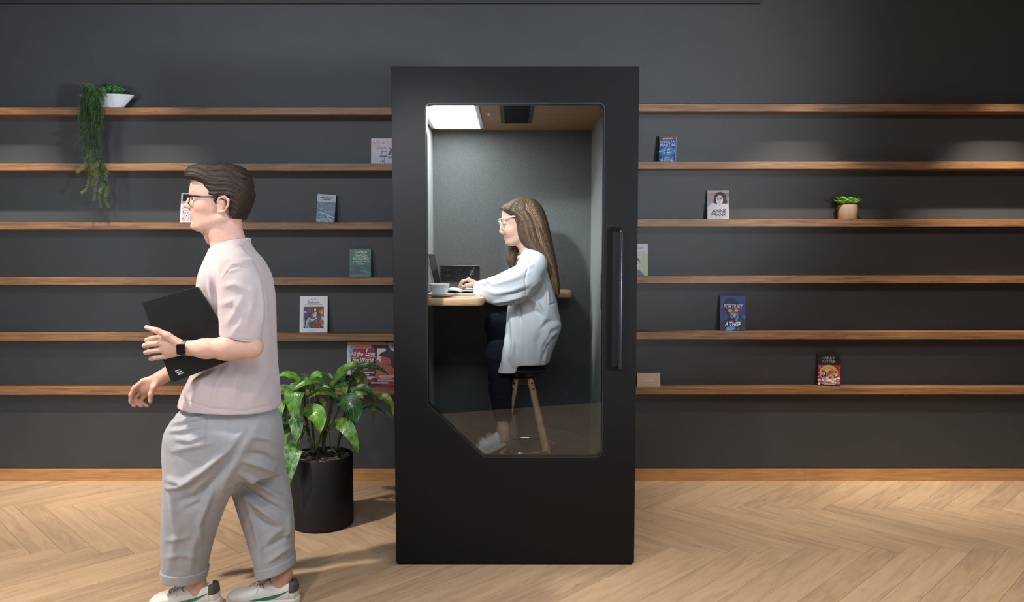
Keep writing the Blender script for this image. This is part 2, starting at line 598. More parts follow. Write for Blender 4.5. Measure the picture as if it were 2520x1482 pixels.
# herringbone oak floor: every board is its own island of one floor mesh
def floor():
    L, W = 0.88, 0.118
    g = 0.0007
    c = math.sqrt(0.5)
    oy = 3.66 - (L - W / 2) * c
    ox = 0.32
    mb = MB()
    cols = []
    rnd = random.Random(3)

    def clip(poly):
        for ax, lim, sg in ((0, -RX, 1), (0, RX, -1), (1, -3.0, 1), (1, WALL, -1)):
            out = []
            for i in range(len(poly)):
                a, b = poly[i], poly[(i + 1) % len(poly)]
                da, db = (a[ax] - lim) * sg, (b[ax] - lim) * sg
                if da >= 0: out.append(a)
                if (da >= 0) != (db >= 0):
                    t = da / (da - db)
                    out.append(tuple(a[k] + (b[k] - a[k]) * t for k in range(4)))
            poly = out
            if len(poly) < 3: return None
        return poly
    for i in range(-8, 9):
        for k in range(-90, 90):
            p0, q0 = k * W + i * L, k * W - i * L
            for kind in (0, 1):
                if kind == 0:
                    r = [(p0 + g, q0 + g, 0, 0), (p0 + L - g, q0 + g, L, 0), (p0 + L - g, q0 + W - g, L, W), (p0 + g, q0 + W - g, 0, W)]
                else:
                    r = [(p0 + L + g, q0 + W - L + g, 0, 0), (p0 + L + W - g, q0 + W - L + g, 0, W), (p0 + L + W - g, q0 + W - g, L, W), (p0 + L + g, q0 + W - g, L, 0)]
                poly = [((p + q) * c + ox, (p - q) * c + oy, a, b) for p, q, a, b in r]
                poly = clip(poly)
                if not poly: continue
                ru, rv = rnd.random() * 40, rnd.random() * 40
                poly = poly[::-1]
                n = len(poly)
                top = [(x, y, 0.0) for x, y, _, _ in poly]
                bot = [(x, y, -0.004) for x, y, _, _ in poly]
                f = [tuple(range(n))] + [(j, n + j, n + (j + 1) % n, (j + 1) % n) for j in range(n)]
                uv = [[(a + ru, b + rv) for _, _, a, b in poly]] + [[(0, 0)] * 4] * n
                mb.add(top + bot, f, 0, uv)
                cols += [rnd.random()] * (2 * n)
    nb = len(mb.v)
    mb.add([(-RX, -3, -0.004), (RX, -3, -0.004), (RX, WALL, -0.004), (-RX, WALL, -0.004)], [(0, 1, 2, 3)], 1)
    cols += [0.5] * 4
    m = bpy.data.materials.new('oak floorboards'); m.use_nodes = True
    nt = m.node_tree; b = nt.nodes['Principled BSDF']; N = nt.nodes.new; K = nt.links.new
    uvn = N('ShaderNodeTexCoord'); mp = N('ShaderNodeMapping'); mp.inputs['Scale'].default_value = (1.3, 11, 1)
    K(uvn.outputs['UV'], mp.inputs[0])
    n1 = N('ShaderNodeTexNoise'); n1.inputs['Scale'].default_value = 2.2; n1.inputs['Detail'].default_value = 9; n1.inputs['Roughness'].default_value = 0.62; n1.inputs['Distortion'].default_value = 1.1
    K(mp.outputs[0], n1.inputs['Vector'])
    mp2 = N('ShaderNodeMapping'); mp2.inputs['Scale'].default_value = (2.0, 60, 1); K(uvn.outputs['UV'], mp2.inputs[0])
    n2 = N('ShaderNodeTexNoise'); n2.inputs['Scale'].default_value = 3.0; n2.inputs['Detail'].default_value = 3; K(mp2.outputs[0], n2.inputs['Vector'])
    at = N('ShaderNodeAttribute'); at.attribute_name = 'board'
    a1 = N('ShaderNodeMath'); a1.operation = 'MULTIPLY_ADD'; a1.inputs[1].default_value = 0.12; K(n2.outputs['Fac'], a1.inputs[0]); K(n1.outputs['Fac'], a1.inputs[2])
    a2 = N('ShaderNodeMath'); a2.operation = 'MULTIPLY_ADD'; a2.inputs[1].default_value = 0.20; K(at.outputs['Fac'], a2.inputs[0]); K(a1.outputs[0], a2.inputs[2])
    r = N('ShaderNodeValToRGB'); e = r.color_ramp.elements
    e[0].position = 0.32; e[0].color = lin('#937d68'); e[1].position = 1.05; e[1].color = lin('#c4a98b')
    q = e.new(0.68); q.color = lin('#b3997c')
    K(a2.outputs[0], r.inputs[0])
    # occasional dark knots
    v = N('ShaderNodeTexVoronoi'); v.inputs['Scale'].default_value = 2.6; mp3 = N('ShaderNodeMapping'); mp3.inputs['Scale'].default_value = (1, 3.2, 1); K(uvn.outputs['UV'], mp3.inputs[0]); K(mp3.outputs[0], v.inputs['Vector'])
    rk = N('ShaderNodeValToRGB'); rk.color_ramp.elements[0].position = 0.02; rk.color_ramp.elements[0].color = (0.45, 0.38, 0.33, 1); rk.color_ramp.elements[1].position = 0.07; rk.color_ramp.elements[1].color = (1, 1, 1, 1)
    K(v.outputs['Distance'], rk.inputs[0])
    mu = N('ShaderNodeMix'); mu.data_type = 'RGBA'; mu.blend_type = 'MULTIPLY'; mu.inputs[0].default_value = 0.8
    K(r.outputs[0], mu.inputs[6]); K(rk.outputs[0], mu.inputs[7]); K(mu.outputs[2], b.inputs['Base Color'])
    b.inputs['Roughness'].default_value = 0.42
    b.inputs['Specular IOR Level'].default_value = 0.4
    bp = N('ShaderNodeBump'); bp.inputs['Strength'].default_value = 0.08; bp.inputs['Distance'].default_value = 0.002
    K(a1.outputs[0], bp.inputs['Height']); K(bp.outputs[0], b.inputs['Normal'])
    o = mb.build('floor', [m, mat('dark board joint', (0.06, 0.045, 0.032), 0.9)])
    ca = o.data.attributes.new('board', 'FLOAT', 'POINT')
    ca.data.foreach_set('value', cols)
    struct(o)


floor()
# unseen charcoal carpet added behind the camera for its dark reflection in the booth glass
cb = MB()
pts = [(-RX, 1.34), (-0.63, 0.19), (0.85, -0.32), (RX, -1.4), (RX, -2.99), (-RX, -2.99)]
cb.add([(x, y, 0.001) for x, y in pts] + [(x, y, 0.009) for x, y in pts], [(0, 1, 2, 3, 4, 5)] + [(6, 11, 10, 9, 8, 7)] + [(i, i + 6, (i + 1) % 6 + 6, (i + 1) % 6) for i in range(6)])
m_carp2 = felt('charcoal carpet pile', (0.012, 0.012, 0.012), (0.03, 0.03, 0.03), 0.0)
tag(cb.build('carpet', m_carp2), 'unseen charcoal carpet added for its dark reflection in the booth glass', 'carpet')

# oak baseboard with one joint
m_base = wood('oak baseboard', '#9c7044', '#ba8d5a', scale=(1.6, 20, 22), rough=0.5)
xj = P(1981, 1160, WALL - 0.016).x
hb = P(1260, 1155, WALL - 0.016).z
mb = MB().box((-RX, WALL - 0.016, 0), (xj - 0.0008, WALL, hb)).box((xj + 0.0008, WALL - 0.016, 0), (RX, WALL, hb))
struct(mb.build('baseboard_back', m_base, bevel=0.0015))

# ------------------------------------------------------------------ oak ledges on the wall
m_oak = wood('oak ledge', '#5e432b', '#936b46', scale=(1.6, 30, 34), rough=0.5)
SD = 0.115                        # ledge depth
YS = WALL - SD
ST_H = 0.0435
tops_l = [264, 402.5, 547, 683.5, 821.5, 955]
tops_r = [256, 398, 539.5, 679.5, 817.5, 954]
ord_ = ['topmost', 'second', 'third', 'fourth', 'fifth', 'lowest']
on_l = ['carrying the trailing plant', 'with a pale pink book at the booth', 'level with the walking person\'s face', 'with the dark green paperback', 'with the white book with a square painting', 'with the record sleeves at the booth']
on_r = ['empty above the blue paperback', 'with the blue paperback', 'with the small potted succulent', 'with the book half hidden by the booth', 'with the blue book with yellow glasses', 'with the black and red book']
SHL, SHR = [], []
for i in range(6):
    for side, tops, Z in ((0, tops_l, SHL), (1, tops_r, SHR)):
        z = P(1260, tops[i], YS).z
        Z.append(z)
        x0, x1 = ((-RX, -0.42) if side == 0 else (0.42, RX))
        mb = MB().box((x0, YS, z - ST_H), (x1, WALL, z))
        o = mb.build('wall_shelf', m_oak, bevel=0.0012)
        tag(o, ('%s oak ledge left of the booth, %s' % (ord_[i], on_l[i])) if side == 0 else ('%s oak ledge right of the booth, %s' % (ord_[i], on_r[i])), 'shelf', 'oak wall ledges')

# ------------------------------------------------------------------ phone booth
m_black = mat('matt black booth lacquer', (0.0062, 0.0063, 0.0068), rough=0.5, spec=0.16, bump=0.03, bscale=900)
m_blackg = mat('satin black metal', (0.012, 0.013, 0.017), rough=0.28, spec=0.5)
m_felt = felt('grey wool felt', (0.062, 0.066, 0.066), (0.19, 0.197, 0.195))
m_feltl = m_felt
m_gask = mat('dark glass edge', (0.012, 0.014, 0.018), rough=0.3, spec=0.5)
m_wceil = wood('oak veneer ceiling', '#8f6b46', '#b88d60', scale=(2.2, 26, 20), rough=0.45)
m_carpet = mat('brown booth carpet', (0.035, 0.027, 0.022), rough=1.0, noise=0.5, nscale=260, bump=0.5, bscale=500)
m_desk = wood('ash desk', '#b98a62', '#e3bd93', scale=(2.2, 24, 60), rough=0.4)
m_glass = glass('booth glass')
BX0, BX1 = P(968, 741, DF).x, P(1567.5, 741, DF).x
BW = BX1 - BX0
BH = 2.266
YB = 4.42                        # inner back
booth = empty('phone_booth', ((BX0 + BX1) / 2, DF, 0), 'tall black phone booth with a glass door, woman seated inside', 'phone booth')
Z0 = 0.012
IX0, IX1 = P(1064.5, 321, YB).x, P(1456, 321, YB).x
ZI = P(1260, 320.5, YB).z        # inner ceiling


def rounded(pts, rad, n=8):
    out = []
    N_ = len(pts)
    for i in range(N_):
        p = Vector(pts[i]); a = Vector(pts[i - 1]); b = Vector(pts[(i + 1) % N_])
        da, db = (a - p).normalized(), (b - p).normalized()
        ang = da.angle(db); t = rad[i] / math.tan(ang / 2)
        A, B = p + da * t, p + db * t
        for k in range(n + 1):
            s_ = k / n
            out.append((A * (1 - s_) ** 2 + p * 2 * s_ * (1 - s_) + B * s_ ** 2))
    return out


def w2(u, v):
    p = P(u, v, DF); return Vector((p.x, p.z))


gl = [w2(1048, 252), w2(1051, 995), w2(1190, 1126.5), w2(1483, 1126.5), w2(1490, 252)]
xl = (w2(1045.5, 252).x + w2(1051, 995).x) / 2
xr = (w2(1490, 252).x + w2(1483, 1126).x) / 2
gl[0].x = gl[1].x = xl; gl[3].x = gl[4].x = xr
gpoly = rounded([tuple(p) for p in gl], [0.034, 0.012, 0.02, 0.036, 0.036])


def ring_panel(mb, outer, inner, y0, y1):
    """panel with a hole: outer rectangle, inner polygon; both anticlockwise seen from the front"""
    n = len(inner)
    c = sum(inner, Vector((0, 0))) / n
    ang = [math.atan2(p.y - c.y, p.x - c.x) for p in inner]
    x0, z0, x1, z1 = outer

    def hit(a):
        dx, dz = math.cos(a), math.sin(a)
        t = min([((x1 if dx > 0 else x0) - c.x) / dx if abs(dx) > 1e-9 else 1e9, ((z1 if dz > 0 else z0) - c.y) / dz if abs(dz) > 1e-9 else 1e9])
        return Vector((c.x + dx * t, c.y + dz * t))
    cors = [Vector((x0, z0)), Vector((x1, z0)), Vector((x1, z1)), Vector((x0, z1))]
    O = [hit(a) for a in ang]
    # snap the nearest outer point to every corner
    for q in cors:
        k = min(range(n), key=lambda i: (O[i] - q).length)
        O[k] = q.copy()
    vs = [(p.x, y0, p.y) for p in inner] + [(p.x, y0, p.y) for p in O] + [(p.x, y1, p.y) for p in inner] + [(p.x, y1, p.y) for p in O]
    fs = []
    for i in range(n):
        j = (i + 1) % n
        fs += [(i, j, n + j, n + i)[::-1], (2 * n + i, 3 * n + i, 3 * n + j, 2 * n + j)[::-1], (i, 2 * n + i, 2 * n + j, j)[::-1], (n + i, n + j, 3 * n + j, 3 * n + i)[::-1]]
    mb.add(vs, fs)


mb = MB()
ring_panel(mb, (BX0, Z0, BX1, BH), gpoly, DF, DF + 0.055)
door = mb.build('door', m_black, booth, bevel=0.0018)
# glass, its dark edge, handle and lock
ins = [p + (sum(gpoly, Vector((0, 0))) / len(gpoly) - p).normalized() * 0.004 for p in gpoly]
MB().prism([(p.x, p.y) for p in ins], DF + 0.004, DF + 0.012).build('glass_pane', m_glass, door)
gt = MB()
n = len(gpoly)
cen = sum(gpoly, Vector((0, 0))) / n
inn = []
for i, p in enumerate(gpoly):
    a, b = gpoly[i - 1], gpoly[(i + 1) % n]
    t = (b - a).normalized(); nn = Vector((-t.y, t.x))
    if nn.dot(cen - p) < 0: nn = -nn
    inn.append(p + nn * 0.0055)
vs = [(p.x, DF - 0.0015, p.y) for p in gpoly] + [(p.x, DF - 0.0015, p.y) for p in inn] + [(p.x, DF + 0.05, p.y) for p in inn]
gt.add(vs, [((i + 1) % n, i, n + i, n + (i + 1) % n) for i in range(n)] + [(n + (i + 1) % n, n + i, 2 * n + i, 2 * n + (i + 1) % n) for i in range(n)])
gt.build('glass_edge', m_gask, door, smooth=False)
hx = P(1527, 735, DF - 0.045).x
zt, zb = P(1527, 563, DF - 0.045).z, P(1526, 909, DF - 0.045).z
hp = [(hx - 0.004, DF + 0.002, zt - 0.004), (hx - 0.003, DF - 0.025, zt - 0.001)]
for k in range(6):
    a = k / 5 * math.pi / 2
    hp.append((hx, DF - 0.027 - 0.018 * math.sin(a), zt - 0.018 + 0.018 * math.cos(a)))
for k in range(6):
    a = k / 5 * math.pi / 2
    hp.append((hx, DF - 0.027 - 0.018 * math.cos(a), zb + 0.018 - 0.018 * math.sin(a)))
hp += [(hx, DF + 0.002, zb)]
MB().tube(hp, 0.0098, 14).build('handle', m_blackg, door, smooth=True)
a, b = P(1480.5, 673, DF + 0.04), P(1492, 764, DF + 0.04)
MB().box((a.x, DF + 0.03, b.z), (b.x + 0.01, DF + 0.075, a.z)).build('lock_case', m_blackg, door, bevel=0.004)
# carcass
TH = 0.03
MB().box((BX0, DF + 0.057, Z0), (BX0 + TH, YB + 0.05, BH - 0.004)).build('side_panel', m_black, booth, bevel=0.002)
MB().box((BX1 - TH, DF + 0.057, Z0), (BX1, YB + 0.05, BH - 0.004)).build('side_panel', m_black, booth, bevel=0.002)
MB().box((BX0 + TH, DF + 0.057, BH - 0.05), (BX1 - TH, YB + 0.05, BH - 0.004)).build('roof', m_black, booth)
MB().box((BX0 + TH, YB + 0.03, Z0), (BX1 - TH, YB + 0.05, BH - 0.05)).build('back_panel', m_black, booth)
MB().box((BX0 + 0.012, DF + 0.012, 0), (BX1 - 0.012, YB + 0.03, 0.05)).build('plinth', mat('black plinth', (0.006, 0.006, 0.006), 0.8), booth)
MB().box((IX0, DF + 0.057, 0.05), (IX1, YB, 0.062)).build('carpet', m_carpet, booth)
MB().box((BX0 + TH, DF + 0.057, 0.05), (IX0, YB + 0.03, ZI + 0.02)).build('felt_lining', m_felt, booth)
MB().box((IX1, DF + 0.057, 0.05), (BX1 - TH, YB + 0.03, ZI + 0.02)).build('felt_lining', m_felt, booth)
MB().box((IX0, YB, 0.05), (IX1, YB + 0.03, ZI + 0.02)).build('felt_lining', m_felt, booth)
# ceiling board with lamp, vent and sensor
ceil_ = MB().box((IX0, DF + 0.057, ZI), (IX1, YB, ZI + 0.02)).build('ceiling_panel', m_wceil, booth)
lx0, lx1 = PZ(1062, 311, ZI).x, PZ(1191, 311, ZI).x
ly1 = PZ(1120, 311, ZI).y
ly0 = DF + 0.075
MB().box((lx0, ly0, ZI - 0.012), (lx1, ly1, ZI - 0.0005)).build('light_frame', mat('white lamp frame', (0.6, 0.6, 0.6), 0.5), booth, bevel=0.002)
fw = PZ(1191, 311, ZI).x - PZ(1181, 311, ZI).x
lamp = MB().box((lx0 + fw, ly0 + fw, ZI - 0.0135), (lx1 - fw, ly1 - 0.006, ZI - 0.0125)).build('light_diffuser', mat('lit diffuser', (0.9, 0.9, 0.9), 0.6, emit=((0.90, 0.96, 1.0), LAMP_E)), booth)
vx0, vx1 = PZ(1233, 301, ZI).x, PZ(1309, 301, ZI).x
vy1 = PZ(1270, 301, ZI).y; vy0 = DF + 0.085
m_vent = mat('anthracite plastic', (0.022, 0.024, 0.026), rough=0.5)
vent = MB().box((vx0, vy0, ZI - 0.006), (vx1, vy1, ZI - 0.0005)).build('vent_frame', m_vent, booth, bevel=0.003)
vb = MB()
for k in range(40):
    y = vy0 + 0.02 + (vy1 - vy0 - 0.04) * k / 39
    vb.box((vx0 + 0.02, y, ZI - 0.010), (vx1 - 0.02, y + 0.004, ZI - 0.006))
vb.build('vent_slats', mat('dark vent slat', (0.008, 0.009, 0.010), rough=0.45), vent)
sp = PZ(1205, 278, ZI)
MB().lathe([(0.011, 0), (0.011, -0.006), (0.006, -0.012), (0.0005, -0.013)], (sp.x, sp.y, ZI - 0.0005), 20, caps=False).build('ceiling_sensor', mat('white plastic', (0.7, 0.7, 0.7), 0.4), booth, smooth=True)
# L-shaped desk: front slab on the left, ledge along the back wall
zt = P(1100, 733.5, 3.63).z
zb_ = P(1100, 753.5, 3.63).z
DZ = zt
xr_ = P(1190, 742, 3.63).x
xs = P(1409, 725, 4.25).x
dp = [(IX0, 3.63), (xr_, 3.63), (xr_, 4.25), (xs, 4.25), (xs, YB), (IX0, YB)]
rp = rounded(dp, [0.0005, 0.045, 0.02, 0.03, 0.0005, 0.0005], 6)
nv = len(rp)
db = MB()
bev = 0.010
rings = [(0, zb_ + bev), (bev * 0.35, zb_ + bev * 0.3), (bev, zb_), ]
c2 = Vector((IX0, YB))


def inset(poly, d):
    out = []
    for i, p in enumerate(poly):
        a_, b_ = poly[i - 1], poly[(i + 1) % len(poly)]
        t = (b_ - a_)
        if t.length < 1e-9: out.append(p.copy()); continue
        t.normalize(); out.append(p + Vector((-t.y, t.x)) * d)
    return out


lay = [(bev, zb_), (bev * 0.3, zb_ + bev * 0.3), (0, zb_ + bev), (0, zt - bev), (bev * 0.3, zt - bev * 0.3), (bev, zt)]
vs = []
for d, z in lay: vs += [(p.x, p.y, z) for p in inset(rp, d)]
fs = []
for i in range(len(lay) - 1):
    for k in range(nv):
        l = (k + 1) % nv
        fs.append((i * nv + k, i * nv + l, (i + 1) * nv + l, (i + 1) * nv + k))
fs += [tuple(range(nv))[::-1], tuple((len(lay) - 1) * nv + k for k in range(nv))]
db.add(vs, fs)
db.build('desk', m_desk, booth, smooth='angle')
# socket strip on the back wall
s0, s1 = P(1084, 653, YB), P(1180.5, 692, YB)
m_plate = mat('black socket plate', (0.014, 0.015, 0.017), rough=0.18, spec=0.6)
sock = MB().box((s0.x, YB - 0.009, s1.z), (s1.x, YB - 0.0005, s0.z)).build('socket_panel', m_plate, booth, bevel=0.002)
m_brass = mat('brass contact', (0.6, 0.45, 0.2), 0.3, 1.0)
for u in (1102.5, 1132.5):
    c = P(u, 671.5, YB - 0.009)
    sb = MB()
    ri = [(c.x + 0.019 * math.cos(t), YB - 0.0095, c.z + 0.019 * math.sin(t)) for t in np.linspace(0, 2 * math.pi, 33)[:-1]]
    sb.tube(ri, 0.0016, 6, closed=True)
    for sx in (-0.006, 0.006): sb.sphere((c.x + sx, YB - 0.0095, c.z), 0.0028, 8, 6, 0, (1, 0.4, 1))
    sb.box((c.x - 0.0022, YB - 0.0115, c.z + 0.013), (c.x + 0.0022, YB - 0.009, c.z + 0.017), 1).box((c.x - 0.0022, YB - 0.0115, c.z - 0.017), (c.x + 0.0022, YB - 0.009, c.z - 0.013), 1)
    sb.build('socket', [mat('black socket insert', (0.01, 0.01, 0.011), 0.4), m_brass], sock, smooth=False)
c = P(1161, 671.5, YB - 0.009)
lp = []
for k in range(32):
    a = 2 * math.pi * k / 32
    q = lambda t: math.copysign(abs(t) ** 0.4, t)
    lp.append((c.x + 0.011 * q(math.cos(a)), YB - 0.0095, c.z + 0.011 * q(math.sin(a))))
dsh = MB()
for k in range(0, 32, 4): dsh.tube([lp[k], lp[k + 1], lp[k + 2]], 0.0010, 6)
dsh.build('charging_symbol', mat('pale symbol print', (0.5, 0.5, 0.5), 0.6), sock)

# ------------------------------------------------------------------ things on the desk
m_white = mat('white glazed porcelain', (0.72, 0.75, 0.77), rough=0.18, spec=0.5)
scn = P(1083, 731.5, 3.70); scn.z = DZ
sau = MB().lathe([(0.030, 0.0), (0.032, 0.001), (0.036, 0.004), (0.052, 0.008), (0.0665, 0.0145), (0.068, 0.0160), (0.066, 0.0168), (0.050, 0.0108), (0.030, 0.0070), (0.0005, 0.0065)], (scn.x, scn.y, DZ + 0.0004), 48).build('saucer', m_white, smooth=True)
tag(sau, 'white saucer under the coffee cup on the booth desk', 'saucer')
cup_c = Vector((P(1082, 720, 3.70).x, 3.70, DZ + 0.0071))
cup = empty('coffee_cup', cup_c, 'white coffee cup on its saucer at the left of the booth desk', 'cup')
MB().lathe([(0.024, 0.0), (0.0255, 0.001), (0.026, 0.005), (0.036, 0.014), (0.0435, 0.030), (0.0475, 0.048), (0.0488, 0.056), (0.0480, 0.0568), (0.0470, 0.056), (0.0455, 0.047), (0.0415, 0.030), (0.034, 0.016), (0.0005, 0.012)], cup_c, 48).build('cup_body', m_white, cup, smooth=True)
MB().lathe([(0.0436, 0.040), (0.0005, 0.0401)], cup_c, 32, caps=False).build('coffee', mat('coffee', (0.05, 0.022, 0.01), 0.1), cup)
hpts = []
for k in range(13):
    a = math.radians(-80 + 160 * k / 12)
    hpts.append(cup_c + Vector((-0.6, 0.8, 0)) * (0.040 + 0.026 * math.cos(a)) + Vector((0, 0, 0.031 + 0.017 * math.sin(a))))
MB().tube(hpts, 0.0042, 10).build('cup_handle', m_white, cup, smooth=True)
# laptop, open, hinge to the left
m_alu = mat('silver aluminium', (0.55, 0.56, 0.57), rough=0.32, metal=0.7)
lpx0 = P(1068, 727, 3.80).x; lpx1 = P(1173.5, 727, 3.80).x
lap = empty('laptop', (lpx0, 3.9, DZ), 'open silver laptop on the desk behind the coffee cup', 'laptop')
lb = rounded([(lpx0, 3.79), (lpx1, 3.79), (lpx1, 4.10), (lpx0, 4.10)], [0.012] * 4, 5)
base = MB()
nn = len(lb)
base.add([(p.x, p.y, DZ + 0.0005) for p in lb] + [(p.x, p.y, DZ + 0.0135) for p in lb], [tuple(range(nn))[::-1], tuple(range(nn, 2 * nn))] + [(k, (k + 1) % nn, nn + (k + 1) % nn, nn + k) for k in range(nn)])
base = base.build('base', m_alu, lap, bevel=0.002)
kb = MB()
for r in range(5):
    for k in range(13):
        kb.box((lpx0 + 0.03 + r * 0.019, 3.81 + k * 0.0212, DZ + 0.0136), (lpx0 + 0.046 + r * 0.019, 3.829 + k * 0.0212, DZ + 0.0148))
kb.build('keyboard', mat('black keys', (0.015, 0.015, 0.016), 0.5), base)
top = P(1052, 624, 3.80)
ang = math.atan2(top.z - (DZ + 0.014), lpx0 + 0.006 - top.x)
ML = Matrix.Translation((lpx0 + 0.006, 3.945, DZ + 0.014)) @ Matrix.Rotation(ang - math.pi / 2, 4, 'Y').inverted()
MLb = Matrix.Translation((lpx0 + 0.006, 3.945, DZ + 0.014)) @ Matrix.Rotation(-(math.pi / 2 - ang), 4, 'Y')
hl = math.hypot(top.z - (DZ + 0.014), lpx0 + 0.006 - top.x)
lid = MB().box((-0.004, -0.155, 0), (0.004, 0.155, hl), 0, MLb).build('lid', m_alu, lap, bevel=0.002)
MB().box((0.0041, -0.150, 0.006), (0.0052, 0.150, hl - 0.005), 0, MLb).build('screen', mat('dark glossy screen', (0.012, 0.012, 0.013), 0.25), lid)
# open notebook on the laptop, closed one below is the laptop itself
nbx0, nbx1 = P(1103, 715, 3.86).x, P(1166, 715, 3.86).x
ntb = empty('notebook', ((nbx0 + nbx1) / 2, 3.9, DZ + 0.0148), 'open black-covered notebook with white pages under the writing hand', 'notebook')
m_paper = mat('white paper', (0.78, 0.77, 0.73), 0.8)
nbk = MB(); pgs = MB()
for sgn, x0, x1 in ((0, nbx0, (nbx0 + nbx1) / 2), (1, (nbx0 + nbx1) / 2, nbx1)):
    K = 8
    for (off, mbq, thk) in ((0.0, nbk, 0.0022), (0.0024, pgs, 0.006)):
        vs = []
        e = 0 if off == 0 else 0.004
        for k in range(K + 1):
            t = k / K
            x = (x0 + (e if sgn == 0 else 0)) + (x1 - x0 - e) * t
            s_ = t if sgn == 0 else 1 - t
            lift = 0.004 * math.sin(math.pi * (s_ ** 1.5)) + (0.010 * (1 - s_) ** 2 if sgn == 0 else 0.004 * (1 - s_))
            for y in (3.80 + e, 4.02 - e):
                vs += [(x, y, DZ + 0.0152 + off + lift), (x, y, DZ + 0.0152 + off + thk + lift)]
        fs = []
        for k in range(K):
            a = 4 * k; b = a + 4
            fs += [(a, b, b + 1, a + 1), (a + 1, b + 1, b + 3, a + 3), (a + 3, b + 3, b + 2, a + 2), (a + 2, b + 2, b, a)]
        fs += [(0, 1, 3, 2), (4 * K, 4 * K + 2, 4 * K + 3, 4 * K + 1)]
        mbq.add(vs, fs)
nbk.build('cover', mat('black notebook cover', (0.015, 0.015, 0.016), 0.5), ntb)
pgs.build('pages', m_paper, ntb)
# pen held in the hand
YW = 4.0
pa, pb = P(1140.5, 711.5, YW - 0.175), P(1167.5, 658, YW - 0.16)
pen = empty('pen', pa, 'black pen held upright in the writing woman\'s hand', 'pen')
pd = (pb - pa).normalized()
L_ = (pb - pa).length
MB().tube([pa + pd * 0.012, pa + pd * 0.018, pb - pd * 0.004, pb], [0.0034, 0.0042, 0.0042, 0.003], 12).build('pen_barrel', mat('black pen lacquer', (0.015, 0.014, 0.013), 0.25), pen, smooth='angle')
MB().tube([pa, pa + pd * 0.0125], [0.0006, 0.0034], 12).build('pen_tip', mat('steel', (0.5, 0.5, 0.5), 0.25, 1.0), pen, smooth=True)

# ------------------------------------------------------------------ bar stool
YST = 4.0
seat_c = P(1287, 908, YST)
stool = empty('bar_stool', (seat_c.x, YST, 0.062), 'wooden-legged bar stool with black seat and chrome foot ring under the seated woman', 'bar stool')
ring_z = P(1293, 1098, YST).z
MB().lathe([(0.002, -0.045), (0.06, -0.044), (0.10, -0.030), (0.125, -0.012), (0.132, 0.0), (0.130, 0.010), (0.115, 0.018), (0.05, 0.014), (0.002, 0.012)], (seat_c.x, YST, seat_c.z + 0.008), 48).build('seat', mat('black stool shell', (0.012, 0.012, 0.013), 0.3), stool, smooth=True)
MB().tube([(seat_c.x + 0.131 * math.cos(t), YST + 0.131 * math.sin(t), seat_c.z + 0.004) for t in np.linspace(0, 2 * math.pi, 49)[:-1]], 0.002, 6, closed=True).build('seat_rim', mat('grey piping', (0.15, 0.15, 0.15), 0.4), stool, smooth=True)
MB().box((seat_c.x - 0.055, YST - 0.055, seat_c.z - 0.085), (seat_c.x + 0.055, YST + 0.055, seat_c.z - 0.03)).build('leg_mount', mat('black steel', (0.01, 0.01, 0.01), 0.4), stool, bevel=0.01)
m_leg = wood('beech leg', '#b08763', '#d2ab86', scale=(24, 24, 2.0), rough=0.45)
m_bolt = mat('black bolt', (0.012, 0.012, 0.012), 0.35)
for sx in (-1, 1):
    for sy in (-1, 1):
        t0 = P(1287 + sx * 17.5, 934, YST - 0.045); b0 = P(1290.5 + sx * 55, 1115, YST - 0.115)
        a = Vector((t0.x, YST + sy * 0.045, t0.z)); b = Vector((b0.x, YST + sy * 0.115, b0.z))
        d = (b - a); f = a + d * ((a.z - 0.063) / (a.z - b.z))
        a = a - d.normalized() * 0.004
        sgm = [a, a + (f - a) * 0.5, f]
        lg = MB().tube(sgm, [0.0165, 0.0205, 0.016], 16).build('leg', m_leg, stool, smooth='angle')
        bt = MB()
        for q in (0.022, 0.054):
            pc = a + (f - a).normalized() * q + Vector((sx * 0.005, sy * 0.0150, 0))
            bt.sphere(pc, 0.0062, 12, 8, 0, (1, 0.6, 1))
        bt.build('bolt', m_bolt, lg, smooth=True)
rc = P(1292, 1097, YST)
MB().tube([(rc.x + 0.168 * math.cos(t), YST + 0.168 * math.sin(t), rc.z) for t in np.linspace(0, 2 * math.pi, 65)[:-1]], 0.0075, 10, closed=True).build('foot_ring', mat('polished chrome', (0.75, 0.75, 0.76), 0.08, 1.0), stool, smooth=True)

# ------------------------------------------------------------------ books, records and the card on the ledges
m_page = mat('book pages', (0.62, 0.57, 0.48), 0.85)


def art_mat(c):
    return mat('print ' + c, c, rough=0.42)


